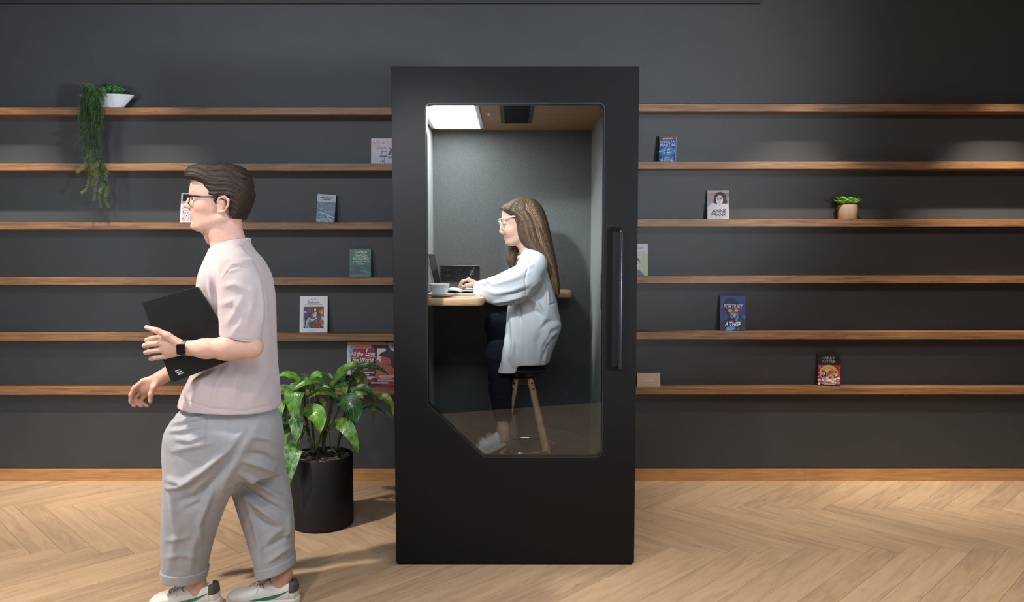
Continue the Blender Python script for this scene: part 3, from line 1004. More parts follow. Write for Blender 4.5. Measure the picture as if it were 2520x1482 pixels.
class Art:
    """flat printed shapes on a cover, in cover fractions (x to the right, y up)"""
    def __init__(s, w, h):
        s.w, s.h = w, h; s.mb = MB(); s.cols = []; s.n = 0

    def poly(s, col, pts):
        if col not in s.cols: s.cols.append(col)
        s.n += 1
        y = -0.0002 - 0.000009 * s.n
        pts = [((p[0] - 0.5) * s.w, y, p[1] * s.h) for p in pts]
        a = sum(pts[i][0] * pts[(i + 1) % len(pts)][2] - pts[(i + 1) % len(pts)][0] * pts[i][2] for i in range(len(pts)))
        if a < 0: pts = pts[::-1]
        s.mb.add(pts, [tuple(range(len(pts)))], s.cols.index(col))

    def rect(s, col, x0, y0, x1, y1): s.poly(col, [(x0, y0), (x1, y0), (x1, y1), (x0, y1)])

    def ell(s, col, cx, cy, rx, ry, a0=0, a1=360, n=28):
        s.poly(col, [(cx + rx * math.cos(math.radians(a0 + (a1 - a0) * k / n)), cy + ry * math.sin(math.radians(a0 + (a1 - a0) * k / n))) for k in range(n + (a1 - a0 < 360))])

    def line(s, col, pts, w):
        for a, b in zip(pts[:-1], pts[1:]):
            dx, dy = (b[0] - a[0]) * s.w, (b[1] - a[1]) * s.h
            l = math.hypot(dx, dy) or 1
            ox, oy = -dy / l * w / 2 / s.w, dx / l * w / 2 / s.h
            s.poly(col, [(a[0] + ox, a[1] + oy), (a[0] - ox, a[1] - oy), (b[0] - ox, b[1] - oy), (b[0] + ox, b[1] + oy)])


def book(name, label, uc, side, row, wpx, hpx, thick, lean, yaw, cover, art=None, texts=(), cat='book', group=None, roll=0, back=None, hard=False, spine_text=None, spine_col=None, standoff=0.0, pages=True):
    z = (SHL if side == 0 else SHR)[row]
    y = WALL - 0.003 - standoff - math.sin(math.radians(lean)) * hpx / 395 - thick
    sc = y / F
    w, h = wpx * sc, hpx * sc / math.cos(math.radians(lean)) if True else 0
    p = P(uc, 741, y)
    loc = Vector((p.x, y, z + 0.0006))
    t = empty(name, loc, label, cat, group)
    M = Matrix.Translation(loc) @ Matrix.Rotation(math.radians(yaw), 4, 'Z') @ Matrix.Rotation(math.radians(roll), 4, 'Y') @ Matrix.Rotation(-math.radians(lean), 4, 'X')
    mc = art_mat(cover)
    c = MB()
    ct = 0.0022 if hard else 0.0007
    c.box((-w / 2, 0, 0), (w / 2, ct, h), 0, M)
    if pages:
        c.box((-w / 2, thick - ct, 0), (w / 2, thick, h), 1, M)
        c.box((-w / 2, ct, 0), (-w / 2 + ct, thick - ct, h), 2, M)
    cv = c.build('cover', [mc, art_mat(back or cover), art_mat(spine_col or cover)], t)
    if pages:
        e = 0.003 if hard else 0.0006
        MB().box((-w / 2 + ct, ct, e), (w / 2 - e, thick - ct, h - e), 0, M).build('pages', m_page, t)
    ty = -0.0006
    if art:
        A = Art(w, h); art(A); ty = -0.0004 - 0.000009 * A.n
        for k, v in enumerate(A.mb.v): A.mb.v[k] = tuple(M @ Vector(v))
        A.mb.build('cover_art', [art_mat(q) for q in A.cols], cv)
    for tx in texts:
        s, x, yy, size, col = tx[:5]
        kw = tx[5] if len(tx) > 5 else {}
        T = M @ Matrix.Translation(((x - 0.5) * w, ty, yy * h)) @ Matrix.Rotation(math.pi / 2, 4, 'X')
        text(s, size * h, art_mat(col), T, cv, 'lettering', **kw)
    if spine_text:
        s, size, col, yy = spine_text
        T = M @ Matrix.Translation((-w / 2 - 0.0004, thick * 0.5, yy * h)) @ Matrix.Rotation(-math.pi / 2, 4, 'Z') @ Matrix.Rotation(math.pi / 2, 4, 'X') @ Matrix.Rotation(-math.pi / 2, 4, 'Z') @ Matrix.Translation((0, -size * h * 0.35, 0))
        text(s, size * h, art_mat(col), T, cv, 'lettering', align='LEFT')
    return t


def fr(pts):
    return pts


# pale pink book beside the booth (title in German)
def art_window(A):
    A.rect('#b9a9b4', 0, 0.45, 1, 1); A.rect('#aaa3b4', 0, 0, 1, 0.45)
    A.poly('#c3b4bd', [(0.1, 0.95), (0.5, 0.9), (0.6, 0.7), (0.2, 0.75)])
    A.poly('#5f6d8c', [(0.34, 0.34), (0.58, 0.34), (0.60, 0.52), (0.38, 0.52)])
    A.poly('#c9b6bb', [(0.40, 0.38), (0.56, 0.38), (0.57, 0.47), (0.42, 0.47)])
    A.poly('#2b3145', [(0.30, 0.29), (0.60, 0.29), (0.60, 0.34), (0.33, 0.34)])
    for x in (0.37, 0.49): A.line('#2b3145', [(x, 0.28), (x - 0.01, 0.12), (x + 0.02, 0)], 0.003)
    A.ell('#20242f', 0.435, 0.14, 0.03, 0.05)
    A.poly('#24343a', [(0.62, 0.36), (0.72, 0.6), (0.85, 0.66), (0.98, 0.55), (1, 0.36)])
    A.poly('#5f95a8', [(0.72, 0.36), (0.78, 0.54), (1, 0.52), (1, 0.36)])
    A.rect('#7c5f66', 0.62, 0.24, 1, 0.33)
    A.line('#24343a', [(0.66, 0.67), (0.74, 0.57)], 0.006)


book('paperback_book', 'pale pink book half behind the booth edge on the second left ledge', 950, 0, 1, 66, 65, 0.010, 7, 0, '#b3a6b2', art_window,
     [('DAS', 0.16, 0.88, 0.075, '#8b5a68', {'align': 'LEFT'}), ('FENSTER', 0.10, 0.78, 0.115, '#7d3f52', {'align': 'LEFT', 'sx': 0.9}), ('NACH', 0.12, 0.715, 0.07, '#8b5a68', {'align': 'LEFT'}), ('INNEN', 0.22, 0.60, 0.115, '#5d3a50', {'align': 'LEFT', 'sx': 0.95})], spine_col='#9c7c86')


# patterned book behind the man's face
def art_dots(A):
    A.rect('#e3ded6', 0, 0, 1, 1)
    A.rect('#2a2a2e', 0.08, 0.72, 0.95, 0.96)
    A.rect('#cfc6cc', 0.08, 0.02, 0.95, 0.71)
    r = random.Random(5)
    for k in range(150):
        x, y = r.uniform(0.1, 0.9), r.uniform(0.03, 0.52)
        A.ell(r.choice(['#8a8aa6', '#c89aa0', '#5b5d7c', '#d9c9c0', '#b7c0d8', '#a86a72']), x, y, r.uniform(0.012, 0.035), r.uniform(0.01, 0.025), n=7)


book('paperback_book', 'white-edged patterned book on the third left ledge, beside the walking person\'s face', 474, 0, 2, 55, 73, 0.012, 9, -6, '#e3ded6', art_dots,
     [('The Little', 0.5, 0.86, 0.05, '#e8e4e4'), ('Black', 0.5, 0.80, 0.05, '#e8e4e4')])


# tall blue paperback with grey top
def art_flood(A):
    A.rect('#9fa6b0', 0, 0.73, 1, 1); A.rect('#44637a', 0, 0, 1, 0.73)
    r = random.Random(9)
    for k in range(110):
        x, y = r.uniform(0.03, 0.95), r.uniform(0.30, 0.70); l = r.uniform(0.04, 0.14)
        A.line(r.choice(['#7f9db1', '#2e4a60', '#55788f', '#38566c', '#8fa9b8']), [(x, y), (min(0.99, x + l), y + r.uniform(-0.02, 0.03))], r.uniform(0.0012, 0.003))
    A.line('#a9bac2', [(0.0, 0.36), (0.3, 0.34), (0.7, 0.25), (1, 0.15)], 0.003)
    A.line('#a9bac2', [(0.1, 0.35), (0.5, 0.29), (1, 0.19)], 0.002)
    A.rect('#6f8ea3', 0.0, 0.02, 0.9, 0.12)
    for k in range(30):
        x, y = r.uniform(0.03, 0.9), r.uniform(0.02, 0.3); A.ell(r.choice(['#8ea7b5', '#2c4557', '#a8b9c2', '#5a7d95']), x, y, r.uniform(0.02, 0.06), r.uniform(0.01, 0.03), n=9)
    A.poly('#20303c', [(0.55, 0.06), (0.66, 0.13), (0.74, 0.05), (0.63, 0.09)])
    A.line('#79808c', [(0.2, 0.945), (0.44, 0.93)], 0.0012); A.line('#79808c', [(0.56, 0.925), (0.82, 0.915)], 0.0012)
    for k in range(12): A.line('#79808c', [(0.5 + 0.045 * math.cos(k * 0.5236), 0.93 + 0.028 * math.sin(k * 0.5236)), (0.5 + 0.045 * math.cos((k + 1) * 0.5236), 0.93 + 0.028 * math.sin((k + 1) * 0.5236))], 0.0012)


book('paperback_book', 'blue and grey paperback with orange spine, leaning on the third left ledge', 803.5, 0, 2, 44, 69, 0.026, 9, 7, '#44637a', art_flood,
     [('HENRY FIELDING', 0.5, 0.855, 0.052, '#20222a', {'offset': 0.0004}), ('TOM JONES', 0.5, 0.80, 0.052, '#20222a', {'offset': 0.0004})], spine_col='#b5603a', back='#6b3b28', roll=3)


# dark green paperback
def art_green(A):
    A.rect('#2f6049', 0, 0.42, 1, 1); A.rect('#244f4a', 0, 0, 1, 0.42)
    A.poly('#1f3b40', [(0.05, 0.12), (0.1, 0.36), (0.3, 0.42), (0.5, 0.3), (0.65, 0.2), (0.6, 0.12)])
    A.poly('#2f5a66', [(0.0, 0.26), (0.05, 0.36), (0.18, 0.32), (0.14, 0.22)])
    A.poly('#3c7268', [(0.35, 0.24), (0.6, 0.2), (0.98, 0.1), (0.98, 0.17), (0.7, 0.25)])
    A.rect('#397059', 0.03, 0.02, 0.97, 0.10)
    A.ell('#5d4150', 0.62, 0.1, 0.09, 0.04)
    A.ell('#c9a24e', 0.95, 0.925, 0.02, 0.025)


book('paperback_book', 'dark green paperback with orange spine on the fourth left ledge', 887.5, 0, 3, 52, 69, 0.022, 8, 5, '#2f6049', art_green,
     [('GABRIEL', 0.56, 0.855, 0.125, '#c3d4c6', {'sx': 0.92}), ('GARCÍA', 0.54, 0.735, 0.125, '#c3d4c6', {'sx': 0.92}), ('MÁRQUEZ', 0.53, 0.62, 0.125, '#c3d4c6', {'sx': 0.92}), ('Love in the Time of', 0.52, 0.53, 0.07, '#c3d4c6', {'shear': 0.3}), ('Cholera', 0.52, 0.45, 0.07, '#c3d4c6', {'shear': 0.3})], spine_col='#b0512f', back='#5a2a20')


# white book with a square expressive painting
def art_painting(A):
    A.rect('#d8d6d8', 0, 0, 1, 1)
    x0, y0, x1, y1 = 0.135, 0.11, 0.865, 0.71
    q = lambda x, y: (x0 + (x1 - x0) * x, y0 + (y1 - y0) * y)
    A.poly('#5c2f24', [q(0, 0), q(1, 0), q(1, 1), q(0, 1)])
    A.poly('#2b3f86', [q(0, 0.45), q(0.2, 0.45), q(0.19, 1), q(0, 1)])
    A.poly('#1f2228', [q(0, 0), q(0.12, 0), q(0.2, 0.5), q(0, 0.55)])
    A.ell('#d59a78', *q(0.09, 0.75), 0.04, 0.03)
    A.poly('#c79a5a', [q(0.0, 0.05), q(0.07, 0.1), q(0.06, 0.5), q(0.02, 0.4)])
    r = random.Random(2)
    for k in range(26):
        x = r.uniform(0.35, 0.95); y = r.uniform(0.02, 0.5)
        A.line(r.choice(['#a34a2a', '#8c3a26', '#c06a34', '#6e2c22', '#b9793f']), [q(x, y), q(x + r.uniform(-0.04, 0.05), y + r.uniform(0.08, 0.2))], 0.0035)
    for x in (0.25, 0.33, 0.41): A.line('#8a4a3a', [q(x, 0.6), q(x + 0.01, 0.98)], 0.004)
    A.poly('#c8542a', [q(0.72, 0.8), q(0.85, 0.65), q(0.93, 0.62), q(0.95, 0.9)]); A.poly('#e3a04a', [q(0.85, 0.7), q(0.93, 0.64), q(0.93, 0.85)])
    A.poly('#232c5a', [q(0.93, 0.5), q(1, 0.5), q(1, 0.95)])
    A.poly('#2a2d2c', [q(0.5, 0.92), q(0.58, 0.96), q(0.7, 0.8), q(0.78, 0.6), q(0.6, 0.55), q(0.5, 0.7)])
    A.ell('#c9c6c4', *q(0.57, 0.86), 0.035, 0.04)
    A.poly('#b5b2b4', [q(0.55, 0.78), q(0.66, 0.74), q(0.62, 0.5), q(0.46, 0.52)])
    A.poly('#211c1c', [q(0.22, 0.66), q(0.3, 0.74), q(0.42, 0.7), q(0.42, 0.6), q(0.26, 0.58)])
    A.ell('#b9a59d', *q(0.42, 0.62), 0.025, 0.035)
    A.poly('#6f88b4', [q(0.08, 0.0), q(0.14, 0.36), q(0.28, 0.52), q(0.42, 0.42), q(0.64, 0.5), q(0.68, 0.44), q(0.46, 0.34), q(0.34, 0.3), q(0.3, 0.1), q(0.4, 0)])
    A.line('#b9cbe6', [q(0.12, 0.04), q(0.18, 0.36), q(0.3, 0.46), q(0.46, 0.38), q(0.66, 0.48)], 0.004)
    A.line('#33487c', [q(0.2, 0.05), q(0.26, 0.3), q(0.3, 0.1)], 0.004)
    A.poly('#b7a9b5', [q(0.86, 0.6), q(1, 0.5), q(1, 0.1), q(0.88, 0.15)]); A.poly('#6a3f4a', [q(0.89, 0.4), q(1, 0.35), q(1, 0.15), q(0.9, 0.2)])
    A.line('#9a9aa6', [(0.3, 0.045), (0.6, 0.045)], 0.0015)


book('paperback_book', 'white book with a square colourful painting on the fifth left ledge', 770, 0, 4, 68, 89, 0.012, 8, 3, '#d8d6d8', art_painting,
     [('Marie Anders', 0.5, 0.90, 0.035, '#55565c'), ('Balkone', 0.5, 0.80, 0.105, '#2a2a30', {'sx': 0.95}), ('Eine Weltreise unter der Himmelsperspektive', 0.5, 0.755, 0.03, '#55565c', {'sx': 0.85})])


# two record sleeves
def art_love(A):
    A.rect('#6d2f3c', 0, 0, 1, 1)
    A.poly('#b9c2d6', [(0, 0), (0.09, 0), (0.06, 0.5), (0.1, 1), (0, 1)])
    A.poly('#8a94b4', [(0.03, 0.9), (0.1, 1), (0.13, 1), (0.07, 0.6)])
    A.rect('#8c3440', 0.12, 0.62, 0.56, 0.98); A.rect('#5a2736', 0.1, 0.36, 0.56, 0.62)
    A.rect('#3f2530', 0.56, 0.0, 1, 1)
    A.rect('#c9a78a', 0.12, 0.92, 0.5, 0.995)
    A.rect('#c8c0b4', 0.63, 0.66, 0.81, 0.92); A.poly('#c8c0b4', [(0.6, 0.66), (0.73, 0.66), (0.75, 0.55), (0.7, 0.53)])
    A.poly('#8fb0d4', [(0.86, 1), (1, 1), (1, 0.84), (0.92, 0.88)]); A.poly('#3d66b0', [(0.9, 1), (1, 1), (1, 0.9)])
    A.poly('#a8554a', [(0.58, 0.2), (0.62, 0.45), (0.58, 0.62), (0.66, 0.64), (0.75, 0.5), (0.9, 0.5), (1, 0.4), (1, 0.15), (0.7, 0.1)])
    A.poly('#9a4f46', [(0.70, 0.72), (0.72, 0.55), (0.78, 0.5), (0.92, 0.52), (0.92, 0.75), (0.8, 0.78)])
    A.poly('#3a2a2c', [(0.66, 0.74), (0.72, 0.82), (0.82, 0.85), (0.92, 0.8), (0.94, 0.6), (0.88, 0.68), (0.82, 0.7)])
    A.poly('#4a2c30', [(0.45, 0.25), (0.47, 0.5), (0.56, 0.62), (0.62, 0.6), (0.58, 0.4), (0.56, 0.2)])
    A.rect('#a33238', 0.7, 0.0, 1, 0.22); A.rect('#2a1a20', 0.4, 0, 0.55, 0.08)
    for x0, y0, x1 in ((0.35, 0.31, 0.57), (0.37, 0.25, 0.46), (0.36, 0.19, 0.58), (0.38, 0.15, 0.51), (0.68, 0.21, 0.98), (0.7, 0.16, 0.94), (0.64, 0.105, 0.98), (0.5, 0.05, 0.86)):
        A.rect('#cfc9c6', x0, y0, x1, y0 + 0.032)
        r = random.Random(int(x0 * 100 + y0 * 1000))
        x = x0 + 0.02
        while x < x1 - 0.02:
            l = r.uniform(0.01, 0.03); A.rect('#6b5a5c', x, y0 + 0.01, min(x + l, x1 - 0.01), y0 + 0.022); x += l + 0.008
    A.poly('#6f86c6', [(0.1, 0.36), (0.14, 0.38), (0.17, 0.33), (0.12, 0.3)]); A.rect('#8a6aa8', 0.22, 0.2, 0.26, 0.28); A.rect('#5f7fc6', 0.17, 0.2, 0.21, 0.26)
    A.line('#d8cfc8', [(0.08, 0.70), (0.16, 0.69), (0.24, 0.71)], 0.0022)
    A.line('#d8cfc8', [(0.42, 0.70), (0.52, 0.715), (0.6, 0.70), (0.615, 0.73)], 0.0022)


book('record_sleeve', 'dark red record sleeve with a couple on the cover, on the lowest left ledge', 910.5, 0, 5, 118, 100, 0.004, 4, 0, '#6d2f3c', art_love,
     [('GOLDEN LOVE SONGS', 0.31, 0.935, 0.06, '#7a4a3a', {'sx': 0.62}), ('All the', 0.2, 0.73, 0.155, '#dcd5d0', {'shear': 0.25, 'sx': 0.72, 'offset': 0.0006}), ('L', 0.405, 0.735, 0.25, '#dcd5d0', {'shear': 0.35, 'sx': 0.7, 'offset': 0.0004}), ('ove', 0.50, 0.735, 0.155, '#dcd5d0', {'shear': 0.25, 'sx': 0.8, 'offset': 0.0006}), ('in the World', 0.27, 0.58, 0.155, '#dcd5d0', {'shear': 0.25, 'sx': 0.78, 'offset': 0.0006}), ('20 DREAM', 0.29, 0.475, 0.09, '#cfc3c0', {'sx': 0.8}), ('MELODIES', 0.29, 0.385, 0.09, '#cfc3c0', {'sx': 0.8})], cat='record sleeve', pages=False, standoff=0.008)


def art_strip(A):
    A.rect('#b98a55', 0, 0, 1, 1); A.rect('#3a241c', 0, 0.985, 0.8, 1.0); A.rect('#a8794a', 0.0, 0.955, 0.8, 0.982); A.rect('#16120f', 0.8, 0.955, 1, 1.0)


book('record_sleeve', 'tan record sleeve showing only its top edge behind the dark red sleeve', 911.5, 0, 5, 118, 108.5, 0.004, 3, 0, '#b98a55', art_strip,
     [('GREATEST HITS COLLECTION', 0.4, 0.962, 0.02, '#4a2c20', {'sx': 1.5}), ('ARCADE', 0.92, 0.963, 0.028, '#c9b79a', {'sx': 1.1})], cat='record sleeve', pages=False)


# blue paperback with a sword
def art_sword(A):
    A.rect('#1d4f86', 0, 0, 1, 1); A.rect('#7c3f2f', 0, 0.87, 1, 1); A.rect('#2c62a0', 0, 0.98, 1, 1)
    A.rect('#d8d0c8', 0.2, 0.895, 0.85, 0.912)
    A.ell('#2f78b4', 0.5, 0.42, 0.48, 0.2); A.ell('#5f9cc8', 0.5, 0.43, 0.32, 0.13); A.ell('#9ac0da', 0.5, 0.43, 0.18, 0.08)
    A.poly('#b9b4b8', [(0.0, 0.40), (0.0, 0.45), (0.45, 0.455), (0.45, 0.40)]); A.poly('#6f6468', [(0.0, 0.385), (0.0, 0.405), (0.45, 0.425), (0.45, 0.40)])
    A.poly('#544a50', [(0.42, 0.40), (0.42, 0.46), (0.88, 0.455), (0.88, 0.415)]); A.ell('#b59c98', 0.92, 0.44, 0.055, 0.03)
    A.line('#3c4258', [(0.5, 0.55), (0.44, 0.53), (0.43, 0.44), (0.44, 0.35), (0.38, 0.28)], 0.005); A.ell('#30364c', 0.52, 0.56, 0.04, 0.025); A.ell('#30364c', 0.37, 0.28, 0.04, 0.025)


book('paperback_book', 'thick blue paperback with a sword across the cover on the second right ledge', 1637, 1, 1, 40, 65, 0.034, 7, -16, '#1d4f86', art_sword,
     [('A GAME OF THRONES', 0.5, 0.925, 0.035, '#c79a7a'), ('GEORGE R.R.', 0.5, 0.745, 0.115, '#c3d3e2', {'sx': 0.82}), ('MARTIN', 0.5, 0.61, 0.165, '#d5e0ea', {'sx': 0.88}), ('A GAME OF', 0.52, 0.145, 0.105, '#c3d3e2', {'sx': 0.8}), ('THRONES', 0.5, 0.035, 0.135, '#d5e0ea', {'sx': 0.82})], spine_col='#1d4a7c')


# grey paperback with a portrait
def art_portrait(A):
    A.rect('#8f8a92', 0, 0, 1, 1); A.rect('#a79ea2', 0.02, 0.92, 0.98, 0.985); A.rect('#7d7a84', 0.5, 0.55, 1, 0.9)
    A.ell('#a8875c', 0.17, 0.80, 0.10, 0.085)
    A.poly('#b9b9c4', [(0.02, 0.35), (0.02, 0.42), (0.22, 0.57), (0.5, 0.52), (0.82, 0.54), (0.95, 0.5), (0.98, 0.35), (0.98, 0.02), (0.02, 0.02)])
    A.ell('#26242e', 0.58, 0.75, 0.27, 0.19); A.poly('#26242e', [(0.27, 0.56), (0.32, 0.8), (0.8, 0.8), (0.92, 0.6), (0.85, 0.53), (0.7, 0.55), (0.42, 0.54)])
    A.ell('#c0b6b4', 0.56, 0.67, 0.155, 0.165); A.poly('#b0a6a6', [(0.5, 0.53), (0.62, 0.53), (0.6, 0.48), (0.52, 0.48)])
    for x in (0.49, 0.63): A.ell('#4a4248', x, 0.70, 0.045, 0.016); A.line('#3a343a', [(x - 0.05, 0.735), (x + 0.05, 0.74)], 0.0018)
    A.poly('#94888a', [(0.55, 0.7), (0.53, 0.625), (0.58, 0.625)]); A.ell('#7a666a', 0.555, 0.585, 0.06, 0.014)
    A.line('#55525e', [(0.1, 0.09), (0.9, 0.085)], 0.0018); A.line('#77747e', [(0.35, 0.045), (0.65, 0.045)], 0.0014)


book('paperback_book', 'grey paperback with a dark-haired portrait on the third right ledge', 1764, 1, 2, 53, 72, 0.016, 8, -8, '#8f8a92', art_portrait,
     [('ANNE', 0.55, 0.235, 0.165, '#35323e', {'sx': 1.02, 'offset': 0.0005}), ('FRANK', 0.53, 0.115, 0.165, '#35323e', {'sx': 0.95, 'offset': 0.0005})], spine_col='#55505a')


# white and green book half hidden
def art_green_portrait(A):
    A.rect('#a9a7b1', 0, 0.66, 1, 1); A.rect('#9da386', 0, 0, 1, 0.66); A.rect('#7f8470', 0, 0.655, 1, 0.665)
    A.poly('#4d5a74', [(0.05, 0), (0.15, 0.16), (0.4, 0.2), (0.6, 0.18), (0.84, 0)])
    A.ell('#b3a3a6', 0.42, 0.37, 0.2, 0.19); A.poly('#3a4250', [(0.16, 0.36), (0.2, 0.55), (0.42, 0.6), (0.6, 0.52), (0.66, 0.34), (0.58, 0.45), (0.36, 0.5), (0.24, 0.46)])
    for x in (0.36, 0.52): A.ell('#5c5560', x, 0.39, 0.03, 0.012)
    A.line('#8d7478', [(0.38, 0.29), (0.5, 0.29)], 0.002); A.line('#77757f', [(0.15, 0.735), (0.85, 0.725)], 0.0014)


book('paperback_book', 'white and olive book cut off by the booth edge on the fourth right ledge', 1567, 1, 3, 54, 78, 0.010, 6, 0, '#a9a7b1', art_green_portrait,
     [('Martin Luther', 0.46, 0.845, 0.085, '#66646e', {'shear': 0.2, 'sx': 0.9})])


# blue hardcover, head with yellow glasses
def art_thief(A):
    A.rect('#3e4f95', 0, 0, 1, 1)
    A.poly('#2b3350', [(0, 0), (0, 0.22), (0.25, 0.32), (0.36, 0.38), (0.75, 0.45), (0.98, 0.34), (1, 0.3), (1, 0)])
    A.poly('#2b3450', [(0.12, 0.72), (0.18, 0.85), (0.32, 0.95), (0.52, 0.95), (0.68, 0.86), (0.74, 0.78), (0.4, 0.74)])
    A.poly('#2f3c62', [(0.14, 0.72), (0.12, 0.6), (0.24, 0.52), (0.34, 0.36), (0.6, 0.33), (0.72, 0.45), (0.74, 0.78)])
    A.poly('#5a7fb4', [(0.52, 0.6), (0.7, 0.58), (0.72, 0.45), (0.62, 0.36), (0.5, 0.4), (0.38, 0.5)])
    A.poly('#7090bc', [(0.6, 0.3), (0.7, 0.44), (0.74, 0.41), (0.65, 0.28)])
    for x, y, in ((0.4, 0.575), (0.64, 0.59)): A.ell('#2a2530', x, y, 0.1, 0.062); A.ell('#e39a2c', x, y, 0.085, 0.05); A.ell('#eebb62', x - 0.03, y - 0.015, 0.03, 0.02)
    A.line('#2a2530', [(0.48, 0.6), (0.56, 0.61)], 0.003)
    A.poly('#3f86b8', [(0.25, 0.0), (0.25, 0.1), (0.45, 0.14), (0.6, 0.12), (0.5, 0)])


book('hardcover_book', 'blue hardcover with orange glasses on the cover, fifth right ledge', 1804.5, 1, 4, 61, 86, 0.026, 6, -9, '#3e4f95', art_thief,
     [('PORTRAIT', 0.5, 0.645, 0.165, '#cfcad0', {'shear': 0.2, 'sx': 0.68, 'offset': 0.0006}), ('OF', 0.5, 0.375, 0.17, '#d8d4d6', {'shear': 0.2, 'sx': 0.68, 'offset': 0.0006}), ('A THIEF', 0.5, 0.14, 0.17, '#dcd6d2', {'shear': 0.2, 'sx': 0.72, 'offset': 0.0006}), ('GRACE D. LI', 0.48, 0.02, 0.085, '#5fb0d8', {'sx': 0.75})], hard=True, spine_col='#101015', spine_text=('PORTRAIT OF A THIEF', 0.07, '#b59a8a', 0.92))


# black and red hardcover with a busy warm picture
def art_red(A):
    A.rect('#141316', 0, 0, 1, 1)
    A.rect('#a02c3c', 0, 0.05, 1, 0.67)
    A.ell('#c9b98a', 0.48, 0.4, 0.40, 0.27); A.ell('#d98d4c', 0.48, 0.38, 0.32, 0.22); A.ell('#e0c08a', 0.46, 0.42, 0.2, 0.13)
    A.poly('#c8545c', [(0.4, 0.4), (0.6, 0.52), (0.72, 0.45), (0.5, 0.3)])
    r = random.Random(4)
    for k in range(60):
        x, y = r.uniform(0.02, 0.97), r.uniform(0.06, 0.30)
        A.ell(r.choice(['#d9a066', '#e3c48c', '#8fb4d9', '#c86a4a', '#b9d0e6', '#a8662f', '#e8d8b0', '#6f94c4']), x, y, r.uniform(0.02, 0.07), r.uniform(0.015, 0.04), n=9)
    for k in range(26):
        x, y = r.uniform(0.15, 0.85), r.uniform(0.22, 0.48)
        A.ell(r.choice(['#2c3038', '#3f3a52', '#263a34', '#5a3038', '#4a4a78']), x, y, r.uniform(0.02, 0.055), r.uniform(0.015, 0.035), n=8)
    for k in range(12):
        x, y = r.choice([r.uniform(0.02, 0.14), r.uniform(0.84, 0.97)]), r.uniform(0.4, 0.6)
        A.line('#e3b48c', [(x, y), (x + 0.03, y + 0.03)], 0.0025)
    A.rect('#9a8f86', 0.25, 0.035, 0.78, 0.075)


book('hardcover_book', 'black and red hardcover with white capital title on the lowest right ledge', 2046, 1, 5, 53, 77, 0.036, 6, -10, '#141316', art_red,
     [('HARRY', 0.45, 0.845, 0.125, '#b3afac', {'sx': 1.0}), ('POTTER', 0.47, 0.74, 0.125, '#b3afac', {'sx': 0.95})], hard=True, spine_col='#8c1f22', back='#141316')

# small card leaning on the lowest right ledge
tag(book('card', 'small pale brown card leaning on the lowest right ledge beside the booth', 1599, 1, 5, 58, 33, 0.0015, 8, 0, '#a9937c', lambda A: (A.rect('#c4b6a8', 0.0, 0.0, 1, 0.02), A.rect('#cbbcae', 0.3, 0.53, 0.72, 0.57), A.rect('#cbbcae', 0.3, 0.41, 0.74, 0.45)), cat='card', pages=False, standoff=0.06))

# ------------------------------------------------------------------ plants
def leaf_mat(name, dark, light, vein, scale=1.0, rough=0.32, streak=0.5):
    m = bpy.data.materials.new(name); m.use_nodes = True
    nt = m.node_tree; b = nt.nodes['Principled BSDF']; N = nt.nodes.new; K = nt.links.new
    tc = N('ShaderNodeTexCoord'); sep = N('ShaderNodeSeparateXYZ'); K(tc.outputs['UV'], sep.inputs[0])
    ab = N('ShaderNodeMath'); ab.operation = 'ABSOLUTE'; K(sep.outputs[0], ab.inputs[0])
    # side veins slant back from the midrib
    ma = N('ShaderNodeMath'); ma.operation = 'MULTIPLY_ADD'; ma.inputs[1].default_value = -0.42; K(ab.outputs[0], ma.inputs[0]); K(sep.outputs[1], ma.inputs[2])
    sn = N('ShaderNodeMath'); sn.operation = 'MULTIPLY'; sn.inputs[1].default_value = 62.0; K(ma.outputs[0], sn.inputs[0])
    si = N('ShaderNodeMath'); si.operation = 'SINE'; K(sn.outputs[0], si.inputs[0])
    nz = N('ShaderNodeTexNoise'); nz.inputs['Scale'].default_value = 38 * scale; nz.inputs['Detail'].default_value = 5; K(tc.outputs['Object'], nz.inputs['Vector'])
    mix = N('ShaderNodeMath'); mix.operation = 'MULTIPLY_ADD'; mix.inputs[1].default_value = 0.02 * streak; K(si.outputs[0], mix.inputs[0]); K(nz.outputs['Fac'], mix.inputs[2])
    r = N('ShaderNodeValToRGB'); e = r.color_ramp.elements; e[0].position = 0.38; e[0].color = lin(dark); e[1].position = 0.70; e[1].color = lin(light)
    K(mix.outputs[0], r.inputs[0])
    lt = N('ShaderNodeMath'); lt.operation = 'LESS_THAN'; lt.inputs[1].default_value = 0.05; K(ab.outputs[0], lt.inputs[0])
    mm = N('ShaderNodeMix'); mm.data_type = 'RGBA'; K(lt.outputs[0], mm.inputs[0]); K(r.outputs[0], mm.inputs[6]); mm.inputs[7].default_value = lin(vein)
    K(mm.outputs[2], b.inputs['Base Color'])
    bp = N('ShaderNodeBump'); bp.inputs['Strength'].default_value = 0.10; bp.inputs['Distance'].default_value = 0.003; K(si.outputs[0], bp.inputs['Height']); K(bp.outputs[0], b.inputs['Normal'])
    b.inputs['Roughness'].default_value = rough
    b.inputs['Transmission Weight'].default_value = 0.0
    return m


def bez(a, m, b, t):
    return a * (1 - t) ** 2 + m * 2 * t * (1 - t) + b * t * t


